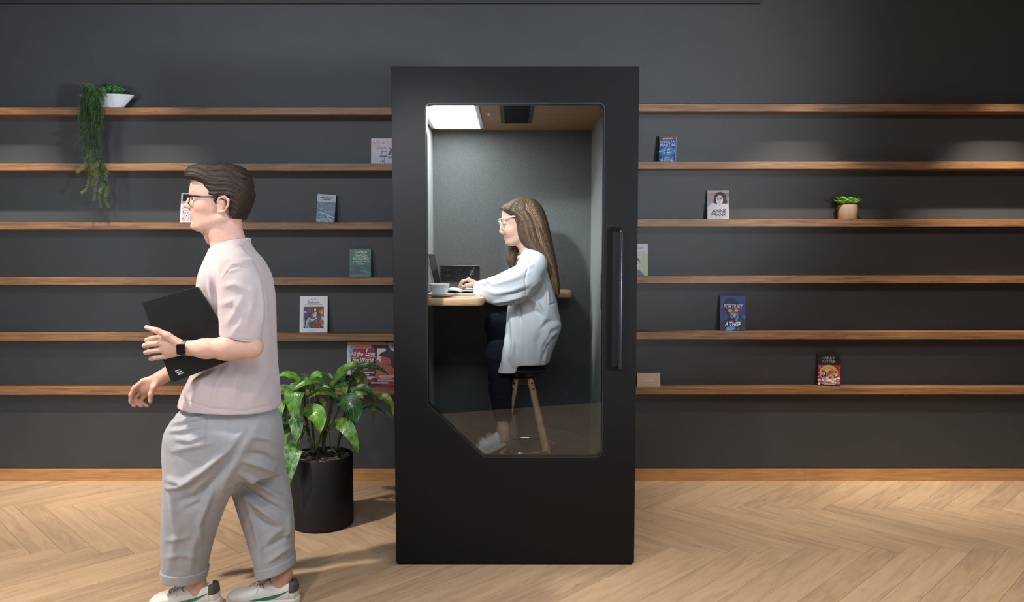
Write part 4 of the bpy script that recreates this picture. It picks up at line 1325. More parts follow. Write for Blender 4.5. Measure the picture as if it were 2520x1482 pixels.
def leaf(mb, a, m, b, w, nrm, mi=0, n=14, peak=0.42, fold=0.16, wave=0.0, K=6, ph=0.0):
    """blade along a curved midrib with an upturned V section"""
    a, m, b = Vector(a), Vector(m), Vector(b); m = m * 2 - (a + b) * 0.5
    vs = []; uv = []
    for i in range(n + 1):
        t = i / n
        c = bez(a, m, b, t); d = (bez(a, m, b, min(1, t + 0.02)) - bez(a, m, b, max(0, t - 0.02))).normalized()
        s_ = d.cross(Vector(nrm)).normalized(); up = s_.cross(d).normalized()
        q = t ** (math.log(0.5) / math.log(peak))
        hw = w / 2 * (math.sin(math.pi * min(max(q, 0.0), 1.0)) ** 0.75 + 0.02)
        for k in range(K + 1):
            x = k / K * 2 - 1
            vs.append(c + s_ * hw * x * (1 - 0.06 * x * x) + up * (fold * w * (x * x * 0.6 + abs(x) * 0.4) * (1 - 0.6 * t) + wave * w * math.sin(t * 17 + ph + (2 if x > 0 else 0)) * abs(x) ** 2))
            uv.append((x, t))
    fs = []; us = []
    for i in range(n):
        for k in range(K):
            q = (i * (K + 1) + k, i * (K + 1) + k + 1, (i + 1) * (K + 1) + k + 1, (i + 1) * (K + 1) + k)
            fs.append(q); us.append([uv[j] for j in q])
    mb.add(vs, fs, mi, us)


# big potted plant left of the booth
YP = 4.03
pc = P(791, 1117, YP)
base = P(791, 1300, YP)
R_ = 0.163
ztop = P(791, 1117.5, YP).z
plant = empty('potted_plant', (pc.x, YP, 0), 'leafy green plant in a black cylinder pot on the floor left of the booth', 'potted plant')
m_pot = mat('matt black planter', (0.009, 0.0087, 0.0087), rough=0.55, spec=0.3, bump=0.05, bscale=700)
MB().lathe([(R_ - 0.008, 0.0), (R_ - 0.004, 0.004), (R_ - 0.004, 0.010), (R_, 0.014), (R_, ztop - 0.003), (R_ - 0.002, ztop), (R_ - 0.006, ztop), (R_ - 0.007, ztop - 0.004), (R_ - 0.007, ztop - 0.05)], (pc.x, YP, 0), 72).build('pot', m_pot, plant, smooth='angle')
# soil with bark crumbs
so = MB()
so.lathe([(R_ - 0.008, ztop - 0.022), (R_ * 0.5, ztop - 0.014), (0.001, ztop - 0.010)], (pc.x, YP, 0), 40, caps=False)
r = random.Random(8)
for k in range(420):
    a = r.uniform(0, 6.283); q = (R_ - 0.014) * math.sqrt(r.random())
    c = Vector((pc.x + q * math.cos(a), YP + q * math.sin(a), ztop - 0.017 + r.uniform(0, 0.007)))
    Mx = Matrix.Translation(c) @ Matrix.Rotation(r.uniform(0, 6), 4, 'Z') @ Matrix.Rotation(r.uniform(-0.8, 0.8), 4, 'X')
    l = r.uniform(0.003, 0.011); so.box((-l, -l * 0.4, -0.002), (l, l * 0.4, 0.002), 1 + (r.random() < 0.35), Mx)
so.build('soil', [mat('dark potting soil', (0.02, 0.016, 0.012), 1.0, noise=0.6, nscale=300, bump=0.8, bscale=400), mat('dark bark chip', (0.035, 0.026, 0.018), 0.95), mat('pale bark chip', (0.16, 0.12, 0.075), 0.9)], plant)
m_leaf = leaf_mat('glossy green leaf', (0.030, 0.105, 0.012), (0.12, 0.27, 0.040), (0.10, 0.24, 0.06), streak=1.0)
m_leaf2 = leaf_mat('dark glossy leaf', (0.010, 0.045, 0.012), (0.035, 0.12, 0.03), (0.08, 0.18, 0.07))
m_leaf3 = leaf_mat('pale mottled leaf', (0.03, 0.12, 0.025), (0.24, 0.38, 0.16), (0.14, 0.30, 0.10), streak=0.4)
m_leaf4 = leaf_mat('olive leaf', (0.045, 0.09, 0.010), (0.16, 0.20, 0.03), (0.12, 0.16, 0.03))
m_leaf5 = leaf_mat('bright young leaf', (0.07, 0.22, 0.018), (0.22, 0.46, 0.06), (0.13, 0.34, 0.05))
fo = MB()


def C6(x, y, dy=0.0):
    return P(660 + x / 2.906, 820 + y / 2.906, YP + dy)


PX = YP / F / 2.906
LV = [  # base, mid, tip in crop pixels with depth, width px, normal, material
    ((222, 385, -.02), (160, 305, -.05), (72, 312, -.08), 66, (0, -.7, .8), 4),
    ((300, 350, .08), (250, 320, .1), (200, 345, .12), 60, (0, -.8, .6), 1),
    ((435, 372, -.04), (300, 350, -.1), (158, 432, -.12), 62, (.1, -.55, 1), 0),
    ((300, 350, .05), (345, 295, .05), (385, 325, .02), 50, (0, -.8, .5), 4),
    ((470, 350, .07), (410, 295, .1), (355, 305, .12), 44, (0, -.6, .9), 1),
    ((452, 400, 0), (540, 270, -.05), (690, 212, -.03), 84, (-.6, -.8, .7), 0),
    ((600, 320, .02), (720, 235, .0), (880, 310, -.02), 56, (.1, -.6, .9), 1),
    ((255, 420, -.06), (190, 440, -.13), (205, 640, -.14), 132, (-.1, -1, .25), 0),
    ((505, 490, -.03), (390, 415, -.08), (270, 485, -.1), 60, (0, -.7, .9), 0),
    ((262, 572, -.08), (345, 580, -.12), (372, 712, -.13), 118, (.2, -1, .35), 4),
    ((500, 498, -.05), (600, 520, -.10), (590, 690, -.10), 132, (.2, -1, .3), 1),
    ((468, 660, -.05), (570, 680, -.12), (645, 858, -.14), 96, (-.3, -1, .5), 0),
    ((130, 480, -.05), (70, 560, -.10), (58, 790, -.10), 92, (-.3, -1, .3), 2),
    ((150, 600, -.06), (200, 640, -.12), (190, 800, -.13), 90, (.2, -1, .3), 2),
    ((165, 680, -.04), (90, 740, -.10), (110, 900, -.11), 104, (-.1, -1, .3), 0),
    ((215, 812, -.10), (165, 870, -.20), (145, 1098, -.21), 122, (.15, -1, .2), 2),
    ((470, 395, -.02), (530, 380, -.04), (545, 450, -.05), 70, (.1, -.8, .6), 0),
    ((600, 335, .05), (660, 330, .05), (695, 425, .04), 96, (0, -1, .2), 3),
    ((572, 452, -.03), (680, 395, -.05), (768, 500, -.05), 62, (.1, -.7, .8), 1),
    ((760, 465, 0), (850, 470, -.03), (890, 600, -.04), 56, (.2, -.8, .5), 3),
    ((640, 592, 0), (750, 530, 0), (905, 625, -.02), 24, (0, -.6, 1), 1),
    ((735, 488, -.01), (752, 540, -.01), (748, 640, -.02), 30, (0, -1, .1), 3),
    ((352, 470, .05), (385, 500, .05), (392, 575, .04), 54, (0, -1, .2), 3),
    ((555, 305, .04), (590, 340, .04), (560, 390, .03), 66, (0, -1, .1), 1),
    ((372, 400, .05), (420, 385, .05), (450, 440, .03), 54, (0, -.8, .6), 1),
    ((170, 425, -.02), (110, 400, -.06), (45, 440, -.08), 70, (0, -.8, .8), 2),
    ((150, 500, -.01), (110, 520, -.05), (125, 640, -.06), 70, (0, -1, .3), 0),
    ((590, 450, -.06), (640, 440, -.09), (680, 470, -.09), 44, (0, -.9, .6), 2),
    ((230, 640, -.02), (225, 690, -.06), (235, 790, -.06), 60, (0, -1, .3), 1),
    ((330, 420, .10), (290, 380, .13), (240, 400, .14), 60, (0, -.8, .6), 1),
    ((520, 420, .10), (560, 360, .13), (640, 380, .14), 60, (0, -.8, .6), 1),
]
for k, (a, m, b, w, nr, mi) in enumerate(LV):
    leaf(fo, C6(*a), C6(*m), C6(*b), w * PX * 1.12, nr, mi, wave=0.03, ph=k * 1.3, peak=0.45)
fo.build('foliage', [m_leaf, m_leaf2, m_leaf3, m_leaf4, m_leaf5], plant, smooth=True)
m_stem = mat('green stem', (0.06, 0.10, 0.022), 0.5, noise=0.4, nscale=30)
m_stemb = mat('brown cane', (0.05, 0.055, 0.025), 0.6, noise=0.4, nscale=60)
sm = MB()
for pts, r0, r1, mi in [
    ([(325, 855, -.02), (290, 740, -.03), (262, 560, -.05), (255, 420, -.06)], 13, 7, 1),
    ([(330, 855, -.02), (320, 700, -.02), (300, 520, 0), (300, 350, .05)], 10, 5, 0),
    ([(330, 860, -.03), (300, 760, -.05), (255, 690, -.06), (215, 812, -.10)], 7, 4, 0),
    ([(335, 850, -.03), (385, 720, -.02), (420, 650, -.01), (450, 470, -.01), (452, 400, 0)], 11, 6, 0),
    ([(395, 845, .0), (400, 740, 0), (430, 620, -.01), (465, 470, -.02), (472, 395, -.02)], 15, 6, 1),
    ([(400, 760, 0), (440, 660, -.02), (500, 560, -.03), (505, 490, -.03)], 8, 5, 0),
    ([(485, 840, .02), (510, 740, .02), (540, 620, .02), (560, 470, .01), (600, 325, .02)], 14, 6, 1),
    ([(540, 620, .02), (575, 520, -.01), (572, 452, -.03)], 7, 4, 0),
    ([(600, 325, .02), (585, 300, .03), (555, 305, .04)], 6, 4, 0),
    ([(400, 690, -.03), (430, 700, -.06), (445, 800, -.06), (490, 862, -.06)], 6, 4, 0),
    ([(420, 700, -.02), (440, 690, -.04), (468, 660, -.05)], 6, 4, 0),
    ([(640, 592, 0), (580, 620, 0), (530, 660, .01), (500, 760, .02)], 5, 5, 0),
    ([(640, 530, -.01), (700, 500, 0), (760, 465, 0)], 5, 4, 0),
    ([(562, 470, .01), (600, 545, 0), (640, 530, -.01)], 5, 4, 0),
    ([(300, 700, -.02), (240, 660, -.03), (165, 680, -.04)], 6, 4, 0),
    ([(280, 640, -.05), (220, 560, -.05), (150, 600, -.06)], 6, 4, 0),
    ([(262, 560, -.05), (200, 470, -.05), (130, 480, -.05)], 6, 4, 0),
    ([(300, 420, .0), (270, 370, -.02), (222, 385, -.02)], 6, 4, 0),
    ([(450, 450, -.02), (460, 400, -.03), (435, 372, -.04)], 6, 4, 0),
    ([(352, 560, .04), (345, 500, .05), (352, 470, .05)], 6, 4, 0),
    ([(400, 700, 0), (395, 600, .03), (352, 560, .04), (330, 420, .10)], 7, 4, 0),
    ([(262, 600, -.05), (258, 585, -.07), (262, 572, -.08)], 6, 4, 0),
]:
    w = [C6(*p) for p in pts]
    n = 16; pl = []
    for k in range(n + 1):
        t = k / n * (len(w) - 1); i = min(int(t), len(w) - 2); f = t - i
        p0, p1, p2, p3 = w[max(i - 1, 0)], w[i], w[i + 1], w[min(i + 2, len(w) - 1)]
        pl.append(0.5 * (2 * p1 + (p2 - p0) * f + (2 * p0 - 5 * p1 + 4 * p2 - p3) * f * f + (3 * p1 - p0 - 3 * p2 + p3) * f ** 3))
    sm.tube(pl, [(r0 + (r1 - r0) * k / n) * PX * (1.0 + (0.10 if (mi and k % 4 == 0) else 0)) for k in range(n + 1)], 9, mi)
sm.build('stem', [m_stem, m_stemb], plant, smooth=True)

# boat-shaped bowl with a succulent and long trailing strands, topmost left ledge
YB1 = WALL - 0.062


def C7(x, y, dy=0.0):
    return P(160 + x / 4.235, 180 + y / 4.235, YB1 + dy)


PX7 = YB1 / F / 4.235
zb1 = SHL[0] + 0.0006
bc = C7(441, 352)
tp = empty('trailing_plant', (bc.x, YB1, zb1), 'white boat-shaped bowl with a succulent and long trailing strands on the topmost left ledge', 'potted plant')
hgt = C7(441, 231).z - zb1
mbw = MB()
sx_, sy_ = 281 * PX7, 0.050
prof = [(0.50, 0, 1), (0.55, 0.0, 1), (0.72, 0.36, 1), (0.88, 0.72, 1), (1.0, 1.0, 1), (0.985, 1.0, 1), (0.85, 0.75, 1), (0.6, 0.7, 1)]
mbw.lathe([(q, z * hgt) for q, z, _ in prof], (bc.x, YB1, zb1), 56, 0, sx_, sy_)
mbw.build('bowl', mat('white stone bowl', (0.62, 0.62, 0.66), rough=0.6, noise=0.08, nscale=20, bump=0.1, bscale=120), tp, smooth='angle')
MB().lathe([(0.9, hgt * 0.86), (0.01, hgt * 0.95)], (bc.x, YB1, zb1), 30, 0, sx_, sy_, caps=False).build('soil', mat('dark potting soil', (0.02, 0.016, 0.012), 1.0), tp)
m_succ = mat('succulent leaf', (0.035, 0.115, 0.024), rough=0.4, noise=0.5, nscale=30)
m_succt = mat('bright succulent leaf', (0.14, 0.36, 0.035), rough=0.4, noise=0.45, nscale=40)


def rosette(mb, c, rad, tiers, h0, flat, rnd, w=0.42, mi=0, cup=0.25, ysc=1.0):
    for t, (n, rr, el, lw) in enumerate(tiers):
        for k in range(n):
            a = 2 * math.pi * (k + 0.5 * t) / n + rnd.uniform(-0.12, 0.12)
            e = math.radians(el + rnd.uniform(-6, 6))
            d = Vector((math.cos(a) * math.cos(e), math.sin(a) * math.cos(e) * ysc, math.sin(e)))
            l = rad * rr
            b = Vector(c) + Vector((d.x, d.y, 0)) * rad * 0.10 + Vector((0, 0, h0 * t))
            tipp = b + d * l + Vector((0, 0, l * 0.18))
            mid = b + d * l * 0.5 - Vector((0, 0, l * 0.03))
            side = Vector((-math.sin(a), math.cos(a), 0)); up = d.cross(side) * -1
            if up.z < 0: up = -up
            leaf(mb, b, mid, tipp, rad * lw, up, mi, n=8, peak=0.62, fold=cup, K=4)


mbr = MB(); rnd = random.Random(3)
rc_ = C7(490, 205); rosette(mbr, (rc_.x, YB1, C7(490, 228).z), 0.085, [(12, 1.0, 12, .50), (10, .84, 28, .48), (8, .66, 46, .44), (6, .5, 64, .36), (4, .34, 80, .28)], 0.004, 0, rnd, ysc=0.62)
ro = mbr.build('succulent', m_succ, tp, smooth=True)
sd = ro.modifiers.new('thick', 'SOLIDIFY'); sd.thickness = 0.004; sd.offset = 0
STR = [
    [(330, 215), (285, 150), (215, 200), (175, 330), (165, 480), (158, 650)],
    [(320, 200), (270, 140), (205, 240), (190, 420), (205, 640), (228, 690)],
    [(335, 220), (300, 160), (240, 230), (215, 420), (190, 640), (185, 800), (215, 930), (150, 1020), (128, 1030)],
    [(325, 205), (290, 150), (250, 260), (240, 480), (225, 700), (230, 900), (265, 1060), (225, 1200), (170, 1250)],
    [(340, 230), (320, 190), (285, 260), (275, 460), (262, 640), (250, 820), (205, 900)],
    [(345, 235), (330, 210), (310, 300), (305, 500), (292, 720), (310, 860), (290, 1000)],
    [(345, 225), (335, 200), (330, 330), (330, 520), (325, 760), (335, 960), (315, 1150), (298, 1330)],
    [(350, 235), (345, 215), (352, 320), (350, 520), (345, 700), (375, 800)],
    [(350, 230), (350, 210), (372, 300), (385, 420), (372, 540), (345, 590)],
    [(345, 240), (345, 230), (345, 400), (350, 640), (350, 860), (400, 1130), (362, 1260), (372, 1395)],
    [(350, 240), (360, 240), (362, 420), (358, 660), (370, 900), (410, 1100), (440, 1200), (420, 1310), (452, 1398)],
    [(330, 210), (300, 170), (268, 320), (285, 560), (300, 800), (335, 1000), (330, 1110), (305, 1320)],
    [(330, 215), (250, 170), (195, 260), (180, 470), (172, 700), (170, 850)],
    [(350, 225), (340, 210), (395, 260), (400, 330)],
    [(350, 225), (320, 220), (310, 420), (270, 700), (270, 900), (285, 1060)],
    [(335, 225), (270, 200), (222, 320), (222, 520), (215, 720), (205, 860)],
]
mbs = MB()
rr = random.Random(12)
STR = STR + [[(x + (0 if k == 0 else rr.uniform(-22, 22)), y * (1 if k < 2 else f_) + (0 if k < 2 else rr.uniform(-10, 10))) for k, (x, y) in enumerate(st)] for st in STR for f_ in (rr.uniform(.5, .8), rr.uniform(.6, .9)) if st[-1][1] < 1100 or rr.random() < .5]
for si, st in enumerate(STR):
    y0 = rr.uniform(-0.02, 0.01)
    w = []
    for k, (x, y) in enumerate(st):
        dy = 0.0 if k == 0 else (-0.045 if k == 1 else -0.075 - 0.012 * (si % 3) + y0 * 0.5)
        w.append(C7(x, y, dy))
    L_ = sum((w[i + 1] - w[i]).length for i in range(len(w) - 1))
    n = max(12, int(L_ / 0.006)); pl = []
    for k in range(n + 1):
        t = k / n * (len(w) - 1); i = min(int(t), len(w) - 2); f = t - i
        p0, p1, p2, p3 = w[max(i - 1, 0)], w[i], w[i + 1], w[min(i + 2, len(w) - 1)]
        pl.append(0.5 * (2 * p1 + (p2 - p0) * f + (2 * p0 - 5 * p1 + 4 * p2 - p3) * f * f + (3 * p1 - p0 - 3 * p2 + p3) * f ** 3))
    mbs.tube(pl, 0.0012, 5, 1)
    tips = st[-1][1] > 880
    for k in range(1, n + 1):
        d = (pl[k] - pl[k - 1]).normalized()
        for q in range(4):
            a = q * 1.571 + k * 0.9 + rr.uniform(-.3, .3)
            e1 = d.cross(Vector((0, 1, 0))).normalized(); e2 = d.cross(e1)
            o = e1 * math.cos(a) + e2 * math.sin(a)
            l = rr.uniform(0.012, 0.018) * (0.75 if k > n * 0.85 else 1)
            dirn = (o + d * 0.35 + Vector((0, 0, 0.15))).normalized()
            sdv = dirn.cross(d).normalized() * 0.0024
            p = pl[k]
            mi = 2 if (tips and k > n * 0.72) else 0
            mbs.add([p - sdv * 0.5, p + dirn * l * 0.5 - sdv, p + dirn * l, p + dirn * l * 0.5 + sdv, p + sdv * 0.5, p + dirn * l * 0.5 + o.cross(dirn) * 0.001 + d * 0.0012], [(0, 1, 5), (1, 2, 5), (2, 3, 5), (3, 4, 5), (4, 0, 5)], mi)
mbs.build('trailing_strand', [mat('trailing leaf', (0.075, 0.165, 0.055), 0.5, noise=0.5, nscale=25), mat('strand stem', (0.05, 0.09, 0.03), 0.6), mat('young trailing leaf', (0.24, 0.36, 0.10), 0.5)], tp)

# small succulent in a tapered pot, third right ledge
ys = WALL - 0.062
zs = SHR[2] + 0.0006
c8 = P(2085.5, 535, ys)
sp_ = empty('small_succulent', (c8.x, ys, zs), 'small bright green succulent in a pale wooden pot on the third right ledge', 'potted plant')
px8 = ys / F
hp_ = 35 * px8
MB().lathe([(22.3 * px8, 0), (22.5 * px8, 0.001), (23.2 * px8, hp_ - 0.002), (22.8 * px8, hp_), (21.5 * px8, hp_), (21 * px8, hp_ - 0.006)], (c8.x, ys, zs), 44).build('pot', mat('pale wood pot', (0.42, 0.29, 0.20), 0.6, noise=0.12, nscale=14, stretch=(3, 3, 0.6)), sp_, smooth='angle')
mb8 = MB(); rnd = random.Random(21)
rosette(mb8, (c8.x, ys, zs + hp_ + 0.002), 0.078, [(7, 1.0, 10, .80), (6, .90, 22, .74), (5, .66, 34, .62), (4, .42, 50, .46)], 0.003, 0, rnd, cup=0.22, ysc=0.72)
r8 = mb8.build('rosette', m_succt, sp_, smooth=True)
sd = r8.modifiers.new('thick', 'SOLIDIFY'); sd.thickness = 0.0025; sd.offset = 0

# ------------------------------------------------------------------ people
m_skin = mat('fair skin', (0.56, 0.33, 0.25), rough=0.5, sss=0.12, noise=0.05, nscale=60, bump=0.05, bscale=500)
m_skinw = mat('light skin', (0.62, 0.38, 0.29), rough=0.45, sss=0.12, noise=0.04, nscale=60)
m_lip = mat('lips', (0.47, 0.24, 0.19), rough=0.5, sss=0.1)
m_lipw = mat('rose lips', (0.50, 0.26, 0.215), rough=0.45, sss=0.1)
m_eyew = mat('eye white', (0.7, 0.68, 0.66), rough=0.15)
m_iris = mat('dark iris', (0.03, 0.02, 0.015), rough=0.1)


def hair_mat(name, a, b, scale):
    m = wood(name, a, b, scale=scale, rough=0.62)
    m.node_tree.nodes['Principled BSDF'].inputs['Specular IOR Level'].default_value = 0.3
    return m


def loftpx(rows, W):
    """rows: (v, u_left, u_right, half depth, depth offset) in photo pixels -> metric rows along z"""
    out = []
    for v, ul, ur, hd, dy in rows:
        a, b = W(ul, v, dy), W(ur, v, dy)
        out.append(((a.z + b.z) / 2, (a.x + b.x) / 2, (b.x - a.x) / 2, (a.y + b.y) / 2, hd))
    return out


def shoe(name, parent, heel, ang, tilt, L, m_upper, m_sole, m_lace, m_tab=None, m_stripe=None, m_line=None, dirx=-1):
    """low trainer: heel point on the ground, pointing to -x turned by ang about z, nose tilted by tilt"""
    k = L / 0.285
    S = Sdf((-0.01, -0.06, -0.005), (0.30, 0.06, 0.13), 0.0022)
    U = [(0.004, .052, .030, .0, .012), (0.012, .052, .040, .0, .028), (0.03, .054, .042, .0, .034), (0.06, .048, .037, .0, .0355), (0.085, .046, .036, .0, .036), (0.11, .050, .042, .0, .037), (0.13, .049, .042, .0, .038),
         (0.16, .043, .035, .0, .042), (0.20, .037, .028, .0, .046), (0.235, .034, .024, .0, .045), (0.26, .031, .020, .0, .039), (0.275, .028, .015, .0, .028), (0.281, .027, .010, .0, .015)]
    rows = [(x, cy, ry, zc, rz) for x, zc, rz, cy, ry in U]
    S.loft(rows, p=2.6, axis=0)
    S.ell((0.062, 0, 0.105), (0.048, 0.026, 0.040), k=0.006, sub=True)
    S.cone((0.115, 0, 0.083), (0.145, 0, 0.076), 0.016, 0.012, k=0.012)
    V, Q = S.mesh()
    V2 = V

    def tr(V):
        V = np.array(V, float) * k
        x, y, z = V[:, 0], V[:, 1], V[:, 2]
        ct, st = math.cos(tilt), math.sin(tilt)
        x, z = x * ct + z * st, -x * st + z * ct
        ca, sa = math.cos(ang), math.sin(ang)
        X = dirx * x; Y = y
        X, Y = X * ca - Y * sa, X * sa + Y * ca
        return np.stack([heel[0] + X, heel[1] + Y, heel[2] + z], 1)
    Vt = tr(V)
    if dirx < 0: Q = Q[:, ::-1]
    if m_tab:
        for ax, val in ((0, .034), (2, .052)):
            q = np.abs(V[:, ax] - val) < .0012
            V[q, ax] = val
        Vt = tr(V)
    cen = V[Q].mean(1)
    mi = np.zeros(len(Q), int)
    mats = [m_upper]
    if m_tab:
        mats.append(m_tab); mi[(cen[:, 0] < 0.034) & (cen[:, 2] > 0.052) & (cen[:, 2] < 1)] = 1
    up = sdf_obj(name, (Vt, Q), mats, parent, mi)
    S2 = Sdf((-0.015, -0.065, -0.005), (0.305, 0.065, 0.045), 0.0022)
    S2.loft([(-0.002, 0, .014, .014, .0135), (0.01, 0, .029, .0135, .0135), (0.04, 0, .0365, .0135, .0135), (0.10, 0, .0375, .0135, .0135), (0.16, 0, .0435, .0135, .0135), (0.20, 0, .0475, .0135, .0135), (0.24, 0, .046, .0135, .0135), (0.268, 0, .037, .015, .0135), (0.284, 0, .022, .019, .012), (0.288, 0, .010, .020, .008)], p=4, axis=0)
    V, Q = S2.mesh()
    if dirx < 0: Q = Q[:, ::-1]
    sdf_obj('sole', (tr(V), Q), m_sole, up)

    def side(x, z, g=0.0012):
        R = smooth_rows(rows)
        q = [np.interp(x, R[:, 0], R[:, i]) for i in (1, 2, 3, 4)]
        t = min(0.999, abs((z - q[2]) / q[3])) if True else 0
        return -(q[1] * (1 - t ** 2.6) ** (1 / 2.6)) - g if dirx < 0 else -(q[1] * (1 - t ** 2.6) ** (1 / 2.6)) - g
    # rows stores (x, cy, ry, cz, rz)
    lc = MB()
    for i in range(7):
        x = 0.112 + i * 0.0135
        R = smooth_rows(rows); q = [np.interp(x, R[:, 0], R[:, j]) for j in (1, 2, 3, 4)]
        pts = []
        for j in range(11):
            t = -0.62 + 1.24 * j / 10
            y = q[1] * t
            z = q[2] + q[3] * (1 - abs(t) ** 2.6) ** (1 / 2.6) + 0.0025 + (0.010 * (1 - abs(t)) if i < 3 else 0.003)
            pts.append((x + 0.004 * math.sin(j * 0.6 + i), y, z))
        lc.tube([Vector(p) for p in tr(pts)], 0.0021 * k, 6)
    for sg in (-1, 1):
        pts = [(0.118, sg * 0.004, 0.098), (0.128, sg * 0.018, 0.103), (0.142, sg * 0.026, 0.094), (0.140, sg * 0.034, 0.080), (0.128, sg * 0.034, 0.074)]
        lc.tube([Vector(p) for p in tr(pts)], 0.0019 * k, 6)
        pts = [(0.118, sg * 0.003, 0.098), (0.135, sg * 0.022, 0.092), (0.152, sg * 0.032, 0.073), (0.158, sg * 0.040, 0.058)]
        lc.tube([Vector(p) for p in tr(pts)], 0.0019 * k, 6)
    lc.build('laces', m_lace, up, smooth=True)
    if m_stripe:
        sb = MB(); top = []; bot = []
        for j in range(17):
            t = j / 16
            x = 0.036 + 0.150 * t
            zc_ = 0.068 - 0.110 * t + 0.128 * t * t if t < 0.86 else 0.068 - 0.110 * t + 0.128 * t * t
            zl = 0.062 - 0.078 * t + 0.046 * t * t
            wd = 0.0145 * math.sin(math.pi * min(1, (0.05 + t * 0.95)) ** 1.3) ** 0.8 + 0.0008
            for lst, z in ((top, zl + wd / 2), (bot, zl - wd / 2)):
                lst.append((x, side(x, z), z))
        n_ = len(top)
        sb.add([Vector(p) for p in tr(top)] + [Vector(p) for p in tr(bot)], [(i, n_ + i, n_ + i + 1, i + 1) for i in range(n_ - 1)])
        sb.build('side_stripe', m_stripe, up, smooth=True)
    if m_line:
        sb = MB()
        for seq in ([(0.070, 0.060), (0.082, 0.034), (0.096, 0.050), (0.112, 0.030), (0.126, 0.052)], [(0.150, 0.068), (0.145, 0.04), (0.165, 0.030)]):
            pts = []
            for (x0, z0), (x1, z1) in zip(seq[:-1], seq[1:]):
                for j in range(5):
                    x, z = x0 + (x1 - x0) * j / 5, z0 + (z1 - z0) * j / 5
                    pts.append((x, side(x, z, 0.0004), z))
            sb.tube([Vector(p) for p in tr(pts)], 0.0007 * k, 5)
        sb.build('stitching', m_line, up)
    return up


# ================================================================== walking man
YM = 3.05


def M(u, v, dy=0.0):
    return P(u, v, YM + dy)


PXM = YM / F
man = empty('person', (M(560, 1400).x, YM, 0), 'walking person in pale pink t-shirt and grey trousers carrying a black laptop', 'person')

TOR = [(585, 528, 608, .070, 0), (610, 521, 620, .088, 0), (640, 513, 641, .145, 0), (670, 505, 655, .185, 0), (720, 498, 666, .195, .01), (780, 498, 671, .180, .02), (840, 503, 673, .170, .02), (890, 492, 676, .168, .015), (930, 474, 680, .172, .01), (970, 455, 684, .180, 0.005), (1030, 445, 686, .186, 0)]


